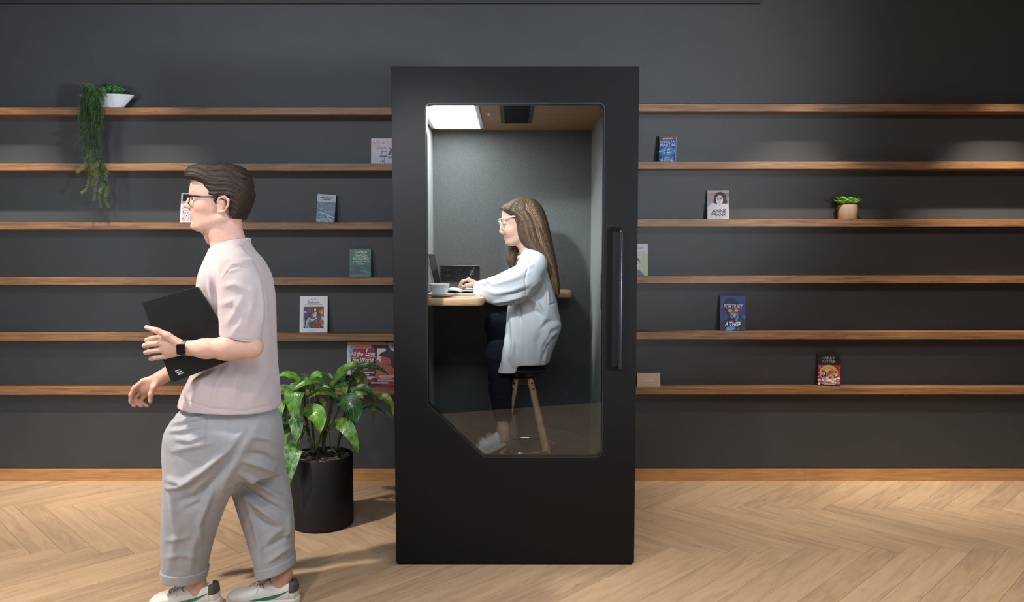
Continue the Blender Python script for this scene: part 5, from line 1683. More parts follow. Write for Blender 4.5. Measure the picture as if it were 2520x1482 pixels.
def man_body():
    S = Sdf((M(300, 900, .25).x, YM - 0.33, 0.0), (M(752, 900, -.3).x, YM + 0.30, M(500, 396, 0).z), 0.0034)
    # head
    HEAD = [(412, 500, 585, .040, 0), (424, 482, 602, .060, 0), (440, 474, 609, .070, 0), (458, 471, 612, .076, 0), (474, 469.5, 612, .078, 0), (486, 473, 610, .077, 0), (500, 473, 606, .075, 0), (515, 473, 598, .071, 0), (530, 475, 586, .066, 0), (545, 476, 572, .060, 0), (556, 476, 545, .050, 0), (564, 479, 526, .040, 0), (570, 486, 512, .028, 0)]
    S.loft(loftpx(HEAD, M), p=2.2)
    # brow, nose, lips, chin
    S.cone(M(473, 476, -.035), M(472, 475, .035), .008, .008, k=.012)
    S.chain([M(475, 480), M(468, 494), M(458.5, 506)], [.0095, .0095, .0098], k=.012)
    S.cone(M(478, 488), M(472, 508), .012, .014, k=.012)
    S.ell(M(466, 509.5, -.010), (.0095, .008, .0065), k=.007)
    S.ell(M(466, 509.5, .010), (.0095, .008, .0065), k=.007)
    S.ell(M(476, 529.5, 0), (.010, .022, .0048), k=.006)
    S.ell(M(476.5, 537, 0), (.0095, .020, .0052), k=.006)
    S.ell(M(480, 557, 0), (.016, .022, .014), k=.015)
    for sg in (-1, 1):
        S.ell(M(479, 490, sg * .034), (.017, .014, .011), k=.010, sub=True)
        S.ell(M(500, 508, sg * .048), (.026, .018, .018), k=.02)
        # jaw line to the ear
        S.cone(M(492, 558, sg * .034), M(546, 538, sg * .058), .012, .014, k=.02)
        # ear
        S.ell(M(545, 505, sg * .078), (.017, .007, .026), k=.006, rot=-0.15)
        S.chain([M(534, 498, sg * .083), M(540, 487, sg * .088), M(553, 484, sg * .091), M(562, 492, sg * .092), M(561, 506, sg * .090), M(551, 520, sg * .086), M(541, 523, sg * .081)], [.0035, .004, .0045, .0048, .0045, .004, .004], k=.004)
        S.ell(M(546, 506, sg * .089), (.008, .006, .013), k=.006, sub=True)
        S.ell(M(539, 521, sg * .080), (.007, .005, .008), k=.005)
    # eyelids
    for sg in (-1, 1):
        S.chain([M(471.5, 489, sg * .022), M(476, 485.5, sg * .034), M(486, 489, sg * .046)], [.003, .004, .003], k=.004)
        S.chain([M(472.5, 492, sg * .022), M(478, 495, sg * .035), M(486, 491, sg * .046)], [.003, .0035, .003], k=.004)
    # neck and trunk
    S.loft(loftpx([(520, 520, 596, .050, 0), (550, 506, 592, .058, 0), (580, 512, 600, .060, 0), (605, 522, 605, .060, 0), (640, 524, 618, .065, 0)], M), p=2.2, k=.02)
    S.cone(M(514, 592, -.005), M(507, 572, 0), .012, .013, k=.02)
    S.loft(loftpx([(v, a, b, h, d) for v, a, b, h, d in TOR if 600 < v < 960], M), p=2.3, k=.03, grow=-.016)
    S.loft(loftpx([(960, 472, 664, .135, 0), (1040, 458, 668, .140, 0), (1100, 470, 660, .12, 0)], M), p=2.4, k=.03)
    # near arm, bent, and far arm swung forward
    S.chain([M(585, 662, -.165), M(603, 760, -.195), M(614, 850, -.205)], [.052, .047, .040], k=.03)
    S.chain([M(620, 856, -.205), M(560, 857, -.235), M(505, 858, -.245), M(456, 857, -.243)], [.040, .0425, .034, .0265], k=.02)
    S.chain([M(575, 662, .17), M(545, 760, .20), M(520, 862, .20)], [.050, .045, .038], k=.03)
    S.chain([M(520, 862, .20), M(460, 892, .165), M(396, 930, .135)], [.040, .040, .027], k=.02)
    # near hand round the laptop edge
    wr = M(456, 857, -.243)
    kn = [M(405, 829, -.236), M(399, 844, -.238), M(400, 861, -.236), M(407, 877, -.230)]
    for q, r in zip(kn, (.0125, .0125, .012, .0115)): S.cone(wr, q, .019, r, k=.014)
    S.ell(M(425, 856, -.24), (.036, .015, .030), k=.014)
    fg = [[(374, 833, -.228), (362, 837, -.205), (368, 839, -.180)], [(367, 848, -.228), (356, 851, -.205), (362, 853, -.180)], [(369, 865, -.226), (359, 868, -.203), (365, 869, -.180)], [(380, 881, -.220), (371, 883, -.200), (377, 884, -.182)]]
    for q, f, r in zip(kn, fg, (.0098, .0100, .0095, .0085)):
        pts = [q] + [M(*p) for p in f]
        S.chain(pts, [r * 1.12, r, r * .93, r * .85], k=.0035)
    S.chain([M(440, 846, -.252), M(412, 826, -.260), M(386, 814, -.262), M(361, 806, -.258)], [.017, .0125, .0108, .0085], k=.008)
    # far hand, relaxed
    wr = M(396, 930, .135)
    kn = [M(352, 938, .110), M(345, 951, .118), M(347, 964, .130), M(354, 975, .142)]
    for q, r in zip(kn, (.012, .012, .0115, .011)): S.cone(wr, q, .020, r, k=.014)
    S.ell(M(366, 952, .125), (.034, .020, .026), k=.014, rot=0.5)
    fg = [[(331, 954, .100), (322, 972, .098), (322, 990, .104)], [(325, 968, .110), (322, 985, .108), (330, 999, .112)], [(332, 979, .124), (337, 992, .122), (348, 999, .124)], [(345, 986, .138), (353, 995, .136), (363, 999, .138)]]
    for q, f, r in zip(kn, fg, (.0095, .0098, .0094, .0085)):
        S.chain([q] + [M(*p) for p in f], [r * 1.1, r, r * .93, r * .82], k=.0035)
    S.chain([M(388, 940, .118), M(377, 955, .098), M(371, 971, .092), M(370, 988, .094)], [.016, .012, .0105, .0085], k=.008)
    # legs
    S.chain([M(550, 1070, -.075), M(485, 1230, -.070), M(468, 1330, -.055), M(486, 1450, -.045)], [.080, .058, .050, .034], k=.03)
    S.chain([M(605, 1070, .075), M(645, 1230, .065), M(668, 1320, .06), M(692, 1415, .055), M(692, 1462, .05)], [.080, .058, .050, .038, .033], k=.03)
    hn, hf = M(512, 1478, -.045), M(712, 1470, .05)
    S.cone(M(486, 1450, -.045), hn, .034, .022, k=.02); S.cone(hn, M(425, 1492, -.045), .022, .015, k=.015)
    S.cone(M(692, 1462, .05), hf, .033, .022, k=.02); S.cone(hf, M(620, 1482, .05), .022, .015, k=.015)
    V, Q = S.mesh()
    V = relax(V, Q, 1, 0.4)
    c = V[Q].mean(1)
    mi = np.zeros(len(Q), int)
    lp, lq = M(474, 526), M(474, 542)
    mi[(c[:, 2] < lp.z) & (c[:, 2] > lq.z) & (c[:, 0] < M(479.5, 530).x) & (np.abs(c[:, 1] - YM) < .024)] = 1
    b = sdf_obj('body', (V, Q), [m_skin, m_lip], man, mi)
    for sg in (-1, 1):
        eb = MB()
        e = M(480.5, 490, sg * .0325)
        eb.sphere(e, .0112, 16, 12, 0)
        eb.sphere(e + Vector((-.0072, sg * .0035, 0)), .0052, 12, 8, 1)
        eb.build('eye', [m_eyew, m_iris], b, smooth=True)


man_body()


def man_hair():
    S = Sdf((M(440, 500).x, YM - 0.12, M(500, 560).z), (M(640, 500).x, YM + 0.12, M(500, 395).z), 0.002)
    H = [(404, 492, 572, .035, 0), (408, 478, 588, .058, 0), (418, 466, 604, .076, 0), (430, 461, 612, .084, 0), (440, 466, 616, .087, 0), (446, 484, 618, .089, 0), (456, 503, 619, .090, 0), (470, 514, 619, .090, 0), (482, 519, 618, .089, 0)]
    S.loft(loftpx(H, M), p=3.0)
    S.loft(loftpx([(474, 566, 619, .089, 0), (488, 569, 618, .088, 0), (505, 571, 613, .084, 0), (520, 573, 607, .077, 0), (532, 576, 601, .070, 0), (540, 582, 596, .060, 0)], M), p=2.8, k=.012)
    for sg in (-1, 1): S.cone(M(530, 482, sg * .078), M(531, 498, sg * .076), .010, .005, k=.008)
    # quiff locks swept back
    r = random.Random(4)
    for k in range(34):
        t = k / 33
        dy = (t - .5) * .13
        S.chain([M(464 + 6 * r.random() + abs(dy) * 120, 432 - 4 * r.random(), dy), M(490 + 8 * r.random(), 412 - 5 * r.random() + abs(dy) * 80, dy * 1.02), M(545 + 10 * r.random(), 408 - 3 * r.random() + abs(dy) * 90, dy), M(600, 432 + abs(dy) * 60, dy)], [.005, .008, .008, .006], k=.006)
    V, Q = S.mesh()
    N = vnormals(V, Q)
    # strand relief running from front to back
    ph = (V[:, 2] + 0.30 * (V[:, 0] - M(460, 0).x)) * 330 + V[:, 1] * 160 + 2.5 * np.sin(V[:, 0] * 45 + V[:, 1] * 20)
    V = V + N * (0.0010 * np.sin(ph) + 0.0007 * np.sin(ph * 1.7 + 1 + 3 * np.sin(V[:, 0] * 30)))[:, None]
    sdf_obj('hair', (V, Q), hair_mat('dark brown hair', '#17110e', '#3a2b23', (20, 160, 160)), man)
    for sg in (-1, 1):
        eb = MB()
        eb.tube([M(467.5, 479, sg * .018), M(468, 474.5, sg * .030), M(478, 475, sg * .046)], [.0025, .0035, .002], 8)
        eb.build('eyebrow', mat('dark brow', (0.035, 0.024, 0.018), 0.8), man, smooth=True)


man_hair()


def man_shirt():
    S = Sdf((M(425, 900, .3).x, YM - 0.32, M(500, 1040).z), (M(700, 900, -.3).x, YM + 0.31, M(500, 570).z), 0.0034)
    cf, cb = M(519, 617), M(610, 588)
    d = (cb - cf).normalized(); nrm = Vector((-d.z, 0, d.x))
    if nrm.z < 0: nrm = -nrm
    clipc = [(tuple(cf), tuple(nrm))]
    hf = M(450, 992); hb = M(682, 1003)
    d2 = (hb - hf).normalized(); n2 = Vector((d2.z, 0, -d2.x))
    if n2.z > 0: n2 = -n2
    S.loft(loftpx(TOR, M), p=2.35, clips=clipc + [(tuple(hf), tuple(n2))], k=0.0)
    # shoulders
    for sg in (-1, 1): S.cone(M(568, 618, sg * .07), M(580, 652, sg * .165), .040, .055, k=.03, clips=clipc)
    e0, e1 = M(545, 824, -.2), M(640, 842, -.2)
    dd = (e1 - e0).normalized(); ns = Vector((dd.z, 0, -dd.x))
    if ns.z > 0: ns = -ns
    SL = [(640, 556, 620, .060, -.160), (680, 546, 640, .068, -.175), (730, 541, 648, .066, -.185), (780, 541, 650, .064, -.192), (820, 542, 645, .064, -.198), (850, 543, 640, .064, -.2)]
    S.loft(loftpx(SL, M), p=2.2, k=.022, clips=[(tuple(e0), tuple(ns))])
    S.chain([M(576, 650, .165), M(556, 740, .195), M(538, 800, .2)], [.060, .066, .064], k=.03)
    # open sleeve, hem and neck
    S.loft(loftpx([(790, 549, 638, .055, -.195), (830, 550, 636, .056, -.2), (870, 551, 634, .056, -.203)], M), p=2.2, sub=True)
    S.loft(loftpx([(985, 462, 676, .166, .0), (1005, 454, 678, .172, 0), (1045, 450, 680, .176, 0)], M), p=2.35, sub=True)
    V, Q = S.mesh(); V = relax(V, Q, 2, .5); N = vnormals(V, Q)
    FL = [
        ([(552, 668), (572, 650), (596, 648)], 5, .0035), ([(545, 690), (560, 668), (590, 660)], 6, .004), ([(553, 705), (580, 700), (620, 720)], 8, .006),
        ([(548, 750), (575, 740), (600, 770)], 9, .006), ([(556, 800), (580, 770), (600, 725)], 9, .006), ([(600, 810), (618, 760), (622, 700)], 10, .007), ([(640, 690), (650, 740), (648, 800)], 8, .006), ([(570, 826), (590, 800), (600, 760)], 7, .004),
        ([(640, 660), (655, 720), (660, 800), (664, 880)], 9, .006), ([(650, 850), (640, 900), (610, 950)], 12, .006), ([(662, 880), (648, 930), (620, 985)], 12, .006),
        ([(500, 925), (475, 945), (460, 970)], 8, .009), ([(530, 915), (500, 940), (478, 985)], 8, .010), ([(560, 905), (535, 945), (520, 1000)], 9, .007), ([(470, 950), (462, 970), (458, 988)], 6, .006), ([(600, 895), (580, 940), (575, 990)], 10, .006), ([(515, 700), (525, 740), (535, 780)], 7, .006), ([(508, 660), (516, 690), (522, 730)], 6, .005), ([(560, 600), (600, 610), (625, 640)], 8, .004),
        ([(540, 836), (590, 836), (645, 842)], 3, -.003), ([(540, 848), (590, 848), (645, 850)], 2.5, .0), ([(452, 984), (520, 1006), (600, 1012), (680, 996)], 2.5, -.0025),
        ([(548, 690), (566, 664), (590, 655), (612, 660)], 2.0, -.0025), ([(524, 618), (560, 622), (600, 604), (612, 592)], 2.2, -.002),
    ]
    V = folds(V, N, [(p_, w_, h_ * 1.25) for p_, w_, h_ in FL], YM)
    m = mat('pale pink cotton', (0.44, 0.375, 0.378), rough=0.85, sheen=0.2, noise=0.03, nscale=30, bump=0.4, bscale=20)
    sh = sdf_obj('t_shirt', (V, Q), m, man)
    # ribbed neckband
    c = (cf + cb) / 2; a = (cb - cf).length / 2 * 0.99
    pts = [c + (d * a * math.cos(t)) + Vector((0, .074 * math.sin(t), 0)) - nrm * .003 for t in np.linspace(0, 2 * math.pi, 49)[:-1]]
    MB().tube(pts, .0085, 10, closed=True).build('neckband', m, sh, smooth=True)


man_shirt()


def man_trousers():
    S = Sdf((M(380, 1100, .24).x, YM - .24, M(500, 1450).z), (M(745, 1100, -.24).x, YM + .24, M(500, 975).z), 0.0036)
    PEL = [(985, 468, 668, .140, 0), (1008, 452, 674, .152, 0), (1032, 434, 684, .166, 0), (1070, 420, 690, .170, 0), (1120, 416, 690, .160, 0), (1165, 430, 680, .13, 0)]
    S.loft(loftpx(PEL, M), p=2.5)
    NL = [(1025, 446, 610, .060, -.070), (1060, 415, 640, .095, -.085), (1110, 409, 632, .102, -.085), (1160, 406, 606, .104, -.08), (1210, 404, 572, .102, -.075), (1260, 403, 548, .098, -.07), (1310, 402, 530, .093, -.06), (1360, 402, 516, .088, -.055), (1400, 404, 507, .084, -.05), (1440, 406, 500, .082, -.045)]
    f0, f1 = M(404, 1420, -.05), M(503, 1424, -.05)

    def cl(a, b, flip=False):
        dd = (b - a).normalized(); n = Vector((dd.z, 0, -dd.x))
        if n.z > 0: n = -n
        return (tuple(a), tuple(-n if flip else n))
    S.loft(loftpx(NL, M), p=2.3, k=.03, clips=[cl(f0, f1)])
    FL_ = [(1025, 560, 672, .060, .070), (1060, 556, 690, .100, .085), (1120, 552, 694, .104, .085), (1170, 560, 703, .104, .08), (1210, 574, 712, .102, .075), (1260, 590, 719, .098, .07), (1310, 606, 722, .094, .065), (1350, 618, 722, .090, .06), (1390, 631, 722, .086, .055), (1430, 640, 723, .084, .05)]
    b0, b1 = M(636, 1416, .05), M(724, 1389, .05)
    S.loft(loftpx(FL_, M), p=2.3, k=.03, clips=[cl(b0, b1)])
    S.loft(loftpx([(1390, 411, 500, .077, -.05), (1450, 413, 494, .075, -.045)], M), p=2.3, sub=True)
    S.loft(loftpx([(1370, 633, 715, .080, .055), (1440, 645, 717, .076, .05)], M), p=2.3, sub=True)
    V, Q = S.mesh(); V = relax(V, Q, 2, .5); N = vnormals(V, Q)
    FL = [
        ([(425, 1045), (450, 1040), (500, 1025)], 7, .010), ([(418, 1062), (445, 1062), (500, 1048)], 7, .010), ([(432, 1080), (470, 1085), (508, 1070)], 9, .008), ([(426, 1110), (470, 1100), (520, 1090)], 9, .006),
        ([(415, 1180), (450, 1190), (500, 1160), (560, 1110), (600, 1060)], 9, .012), ([(410, 1200), (440, 1200), (480, 1180)], 7, .008), ([(440, 1235), (480, 1225), (530, 1180), (580, 1120)], 12, -.010), ([(455, 1255), (490, 1240), (510, 1200)], 9, -.008),
        ([(495, 1330), (490, 1290), (505, 1250), (520, 1215)], 9, .012), ([(540, 1230), (555, 1180), (600, 1100), (640, 1040)], 14, .008), ([(430, 1300), (425, 1240), (420, 1180)], 10, .008), ([(420, 1400), (430, 1340), (440, 1290)], 12, .006), ([(470, 1400), (475, 1350), (490, 1300)], 10, .006), ([(410, 1330), (440, 1325), (470, 1320)], 8, .004), ([(412, 1372), (440, 1366), (480, 1370)], 8, .004),
        ([(620, 1075), (660, 1080), (688, 1100)], 7, .007), ([(605, 1115), (650, 1120), (692, 1145)], 8, -.008), ([(600, 1135), (640, 1145), (690, 1170)], 8, .009), ([(590, 1165), (640, 1195), (700, 1230)], 8, .011), ([(585, 1190), (620, 1215), (660, 1240), (710, 1265)], 8, -.011), ([(605, 1225), (650, 1260), (690, 1290)], 9, .010), ([(620, 1265), (650, 1290), (680, 1300)], 8, -.008),
        ([(640, 1400), (640, 1350), (625, 1290), (600, 1220)], 7, .006), ([(660, 1385), (690, 1360), (715, 1345)], 7, .009), ([(655, 1350), (690, 1330), (718, 1320)], 8, -.008), ([(700, 1340), (710, 1310), (712, 1270)], 8, .007), ([(660, 1330), (680, 1310), (700, 1300)], 8, .006),
        ([(509, 1012), (508, 1080), (512, 1130)], 2.2, -.003),
    ]
    V = folds(V, N, [(p_, w_ * .85, h_ * 1.5) for p_, w_, h_ in FL], YM)
    m = mat('light grey cotton trousers', (0.29, 0.30, 0.32), rough=0.85, sheen=0.15, noise=0.04, nscale=40, bump=0.6, bscale=20)
    t = sdf_obj('trousers', (V, Q), m, man)
    # turn-ups
    for L_, a0, a1, t0, t1, nm in ((NL, f0, f1, M(403, 1396, -.05), M(507, 1399, -.05), 0), (FL_, b0, b1, M(626, 1392, .05), M(722, 1366, .05), 1)):
        S = Sdf((min(a0.x, t0.x) - .03, YM - .16, min(a0.z, a1.z) - .03), (max(a1.x, t1.x) + .03, YM + .16, max(t0.z, t1.z) + .03), .003)
        S.loft(loftpx(L_, M), p=2.3, grow=.006, clips=[cl(a0, a1), cl(t0, t1, True)])
        S.loft(loftpx(L_, M), p=2.3, grow=-.004, sub=True)
        V, Q = S.mesh(); V = relax(V, Q, 3, .5)
        sdf_obj('turn_up', (V, Q), m, t)


man_trousers()
m_wl = mat('white leather', (0.62, 0.61, 0.57), rough=0.45)
m_ws = mat('off-white rubber', (0.56, 0.54, 0.48), rough=0.55)
m_lc = mat('cream laces', (0.52, 0.49, 0.42), rough=0.9)
m_gs = mat('green leather stripe', (0.012, 0.17, 0.115), rough=0.4)
m_tab = mat('dark olive heel tab', (0.06, 0.055, 0.045), rough=0.7)
hb = M(738, 1500, .05); hb.z = 0.003
shoe('shoe', man, hb, 0.05, 0.0, .295, m_wl, m_ws, m_lc, m_tab, m_gs)
hn = M(545, 1500, -.045); hn.z = 0.040
shoe('shoe', man, hn, 0.0, 0.06, .285, m_wl, m_ws, m_lc, m_tab, m_gs)
# watch
wb = MB()
wc = M(455, 857, -.243); wd = (M(505, 858, -.245) - wc).normalized()
e1 = Vector((0, 1, 0)); e2 = wd.cross(e1).normalized()
ringp = lambda off, r, k: wc + wd * off + (e1 * math.cos(k) + e2 * math.sin(k)) * r
K = 36
vs = []
for off, r in ((-.009, .0275), (-.009, .0310), (.009, .0320), (.009, .0280)):
    vs += [ringp(off, r, 2 * math.pi * k / K) for k in range(K)]
wb.add(vs, [(a * K + k, a * K + (k + 1) % K, ((a + 1) % 4) * K + (k + 1) % K, ((a + 1) % 4) * K + k) for a in range(4) for k in range(K)])
wo = wb.build('watch', mat('black watch strap', (0.014, 0.014, 0.015), 0.5), man, smooth='angle')
MW = Matrix.Translation(wc + Vector((0, -.0335, 0)))
MB().prism(rounded([(-.015, -.019), (.015, -.019), (.015, .019), (-.015, .019)], [.006] * 4, 4), -.005, .005, 0, MW).build('watch_case', mat('black watch glass', (0.01, 0.01, 0.012), 0.12), wo, bevel=.001)
# glasses
gb = MB()
for sg in (-1, 1):
    gb.tube([M(465, 483, sg * .062), M(500, 483, sg * .078), M(528, 485, sg * .086), M(538, 492, sg * .086)], [.0032, .0030, .0026, .002], 8)
    lp = []
    for k in range(28):
        a = 2 * math.pi * k / 28
        q = lambda t: math.copysign(abs(t) ** .7, t)
        x = 464.5 + 5 * q(math.sin(a)) * 0.35; v = 491 - 11 * q(math.sin(a)); dy = sg * (.034 + .026 * q(math.cos(a)))
        lp.append(M(x + abs(dy) * 30, v, dy))
    gb.tube(lp, .0026, 8, closed=True)
gb.tube([M(465, 487, -.009), M(461.5, 485, 0), M(465, 487, .009)], .0026, 8)
gb.build('glasses', mat('dark spectacle frame', (0.02, 0.014, 0.013), 0.3), man, smooth=True)

# laptop carried under the arm
A_, B_, C_, D_ = M(352, 744, -.190), M(487, 705, -.190), M(592, 878, -.190), M(424, 942, -.190)
o_ = (A_ + B_ + C_ + D_) / 4
ex = ((B_ - A_) + (C_ - D_)).normalized(); ez = ((A_ - D_) + (B_ - C_)).normalized()
ez = (ez - ex * ez.dot(ex) * 0.5).normalized()
lx = ((B_ - A_).length + (C_ - D_).length) / 4; lz = ((A_ - D_).length + (B_ - C_).length) / 4
lt = empty('laptop', o_, 'closed black laptop carried under the walking person\'s arm', 'laptop')
pl = [o_ - ex * lx * .98 + ez * lz, A_, B_, C_, D_]
cr = rounded([(p.x - o_.x, p.z - o_.z) for p in (D_, C_, B_, A_)], [.012] * 4, 5)
T_ = Matrix.Translation(o_)
MB().prism([tuple(p) for p in cr], -.0085, -.0015, 0, T_).build('lid', mat('matt black laptop shell', (0.0065, 0.0068, 0.0072), 0.5, spec=0.25), lt, bevel=.0015)
MB().prism([tuple(p) for p in cr], -.0008, .0085, 0, T_).build('base', mat('black laptop base', (0.013, 0.013, 0.014), 0.5), lt, bevel=.0015)
lg = MB()
lc_ = M(440, 916, -.2)
for k in range(3):
    p0 = lc_ + ex * (-.014 + .006 * k) + Vector((0, -.0003, .008 - .008 * k)); q0 = ex * .020; w0 = Vector((.0, 0, .0020))
    lg.add([p0 - w0, p0 + q0 - w0, p0 + q0 + w0, p0 + w0], [(0, 1, 2, 3)])
lg.build('maker_mark', mat('silver print', (0.45, 0.46, 0.47), 0.4), lt)

# ================================================================== seated woman


def Wp(u, v, dy=0.0):
    return P(u, v, YW + dy)


wom = empty('person', (Wp(1290, 910).x, YW, seat_c.z), 'seated person in white shirt writing at the desk inside the booth', 'person')
WT = [(612, 1290, 1318, .055, 0), (622, 1284, 1326, .075, 0), (634, 1278, 1336, .125, 0), (655, 1270, 1346, .160, 0), (690, 1262, 1358, .165, 0), (730, 1254, 1368, .165, 0), (770, 1248, 1375, .170, 0), (805, 1246, 1380, .178, 0), (830, 1242, 1372, .182, 0), (860, 1235, 1360, .190, 0), (900, 1224, 1349, .197, 0), (940, 1212, 1344, .200, 0)]


def woman_body():
    S = Sdf((Wp(1120, 900, -.25).x, YW - .28, Wp(1200, 1135).z), (Wp(1392, 900, 0).x, YW + .26, Wp(1200, 482).z), 0.003)
    H = [(497, 1262, 1316, .036, 0), (506, 1246, 1326, .056, 0), (518, 1237, 1333, .066, 0), (530, 1234.5, 1336, .070, 0), (540, 1234.5, 1335, .071, 0), (548, 1238, 1332, .070, 0), (560, 1240, 1326, .066, 0), (572, 1241, 1318, .061, 0), (582, 1243.5, 1306, .055, 0), (592, 1245, 1290, .045, 0), (599, 1247, 1276, .034, 0), (604, 1253, 1268, .022, 0)]
    S.loft(loftpx(H, Wp), p=2.2)
    S.chain([Wp(1239.5, 546), Wp(1236, 559), Wp(1232.2, 570)], [.0072, .0075, .0078], k=.010)
    S.cone(Wp(1243, 550), Wp(1239, 572), .011, .013, k=.012)
    for sg in (-1, 1):
        S.ell(Wp(1237.5, 573, sg * .0085), (.0085, .0065, .0055), k=.006)
        S.ell(Wp(1240.5, 551, sg * .033), (.014, .012, .009), k=.010, sub=True)
        S.ell(Wp(1254, 569, sg * .038), (.024, .014, .020), k=.025)
        S.cone(Wp(1256, 597, sg * .026), Wp(1292, 578, sg * .052), .010, .013, k=.02)
        S.ell(Wp(1242.6, 549.6, sg * .0300), (.0118, .0122, .0098), k=.003)
        S.chain([Wp(1239, 554.5, sg * .020), Wp(1241, 556, sg * .032), Wp(1248, 554, sg * .041)], [.0028, .0034, .0028], k=.004)
        S.ell(Wp(1294, 560, sg * .068), (.012, .007, .022), k=.006)
    S.ell(Wp(1243, 583, 0), (.0095, .018, .0048), k=.005)
    S.ell(Wp(1244, 589, 0), (.0088, .016, .0052), k=.005)
    S.ell(Wp(1249.5, 598, 0), (.013, .016, .012), k=.012)
    S.loft(loftpx([(575, 1278, 1326, .042, 0), (598, 1271, 1320, .045, 0), (615, 1276, 1322, .048, 0), (640, 1284, 1332, .06, 0)], Wp), p=2.2, k=.02)
    S.loft(loftpx([(v, a, b, h, d) for v, a, b, h, d in WT if 625 < v < 835], Wp), p=2.3, k=.03, grow=-.026)
    S.ell(Wp(1300, 855, 0), (.075, .14, .075), k=.03)
    # near arm, hand holding the pen
    S.chain([Wp(1316, 652, -.14), Wp(1284, 718, -.205)], [.044, .036], k=.02)
    S.chain([Wp(1284, 718, -.205), Wp(1230, 716, -.185), Wp(1182, 706, -.165)], [.037, .033, .0235], k=.02)
    S.chain([Wp(1316, 652, .14), Wp(1284, 720, .19), Wp(1215, 722, .13)], [.044, .036, .024], k=.02)
    wr = Wp(1182, 706, -.165)
    kn = [Wp(1153, 688.5, -.172), Wp(1150, 691, -.154), Wp(1149, 695, -.137), Wp(1151, 700, -.121)]
    for q, r in zip(kn, (.0105, .0105, .010, .0095)): S.cone(wr, q, .0165, r, k=.011)
    S.ell(Wp(1165, 699, -.15), (.024, .024, .017), k=.012, rot=-0.35)
    fg = [[(1138, 692.5, -.186), (1133.5, 699.5, -.186), (1139.5, 706, -.180)], [(1134.5, 696.5, -.168), (1131.5, 704, -.168), (1138.5, 710, -.167)], [(1134, 701.5, -.150), (1134, 708, -.148), (1142, 712, -.148)], [(1138, 706, -.132), (1140, 711, -.130), (1148, 713, -.130)]]
    for q, f, r in zip(kn, fg, (.0078, .0080, .0076, .0068)):
        S.chain([q] + [Wp(*p) for p in f], [r * 1.1, r, r * .93, r * .82], k=.003)
    S.chain([Wp(1176, 704, -.178), Wp(1161, 701, -.194), Wp(1149, 702.5, -.198), Wp(1140.5, 705.5, -.191)], [.0135, .0100, .0088, .0072], k=.007)
    # far hand resting on the desk
    fw = Wp(1215, 722, .13)
    for k, (a, b) in enumerate((((1192, 716, .11), (1176, 719, .10)), ((1190, 717, .125), (1172, 720, .12)), ((1190, 718, .14), (1173, 721, .14)), ((1192, 719, .155), (1177, 722, .158)))):
        S.chain([fw, Wp(*a), Wp(*b)], [.018, .0095, .0068], k=.008)
    # legs: near one on the ring, far one raised
    S.chain([Wp(1305, 868, -.075), Wp(1225, 868, -.095)], [.062, .046], k=.02)
    S.chain([Wp(1225, 868, -.095), Wp(1232, 960, -.115), Wp(1238, 1060, -.125), Wp(1239, 1078, -.125)], [.046, .040, .028, .030], k=.02)
    S.chain([Wp(1305, 862, .085), Wp(1222, 800, .09)], [.066, .050], k=.02)
    S.chain([Wp(1222, 800, .09), Wp(1236, 930, .11), Wp(1250, 1050, .13), Wp(1252, 1066, .13)], [.048, .044, .028, .030], k=.02)
    S.cone(Wp(1238, 1078, -.125), Wp(1175, 1108, -.125), .028, .016, k=.02)
    S.cone(Wp(1250, 1066, .13), Wp(1195, 1090, .13), .028, .016, k=.02)
    V, Q = S.mesh(); V = relax(V, Q, 1, .4)
    c = V[Q].mean(1); mi = np.zeros(len(Q), int)
    mi[(c[:, 2] < Wp(0, 580.5).z) & (c[:, 2] > Wp(0, 591.5).z) & (c[:, 0] < Wp(1246.5, 585).x) & (np.abs(c[:, 1] - YW) < .02)] = 1
    b = sdf_obj('body', (V, Q), [m_skinw, m_lipw], wom, mi)
    for sg in (-1, 1):
        eb = MB()
        e = Wp(1243, 551.6, sg * .0300)
        eb.sphere(e, .0098, 16, 12, 0); eb.sphere(e + Vector((-.0050, sg * .003, -.004)), .005, 12, 8, 1)
        eb.tube([Wp(1237.5, 553, sg * .021), Wp(1237.2, 553, sg * .030), Wp(1240, 553.2, sg * .039), Wp(1246, 552.5, sg * .042)], .0010, 6, 1)
        eb.build('eye', [m_eyew, m_iris], b, smooth=True)


woman_body()
HAIRW = [(486, 1282, 1304, .030, 0), (490, 1268, 1314, .052, 0), (497, 1254, 1323, .068, 0), (506, 1241, 1331, .078, 0), (514, 1234, 1336, .083, 0), (522, 1244, 1340, .086, 0), (532, 1257, 1344, .088, 0), (542, 1265, 1347, .089, 0), (560, 1270, 1352, .090, -.002), (580, 1274, 1356, .090, -.004), (598, 1283, 1360, .090, -.006), (614, 1300, 1363, .089, -.010), (630, 1318, 1366, .086, -.016), (648, 1331, 1369, .080, -.024), (670, 1338, 1373, .070, -.034), (695, 1344, 1376, .058, -.042), (715, 1354, 1377, .042, -.048), (728, 1364, 1374, .020, -.05)]


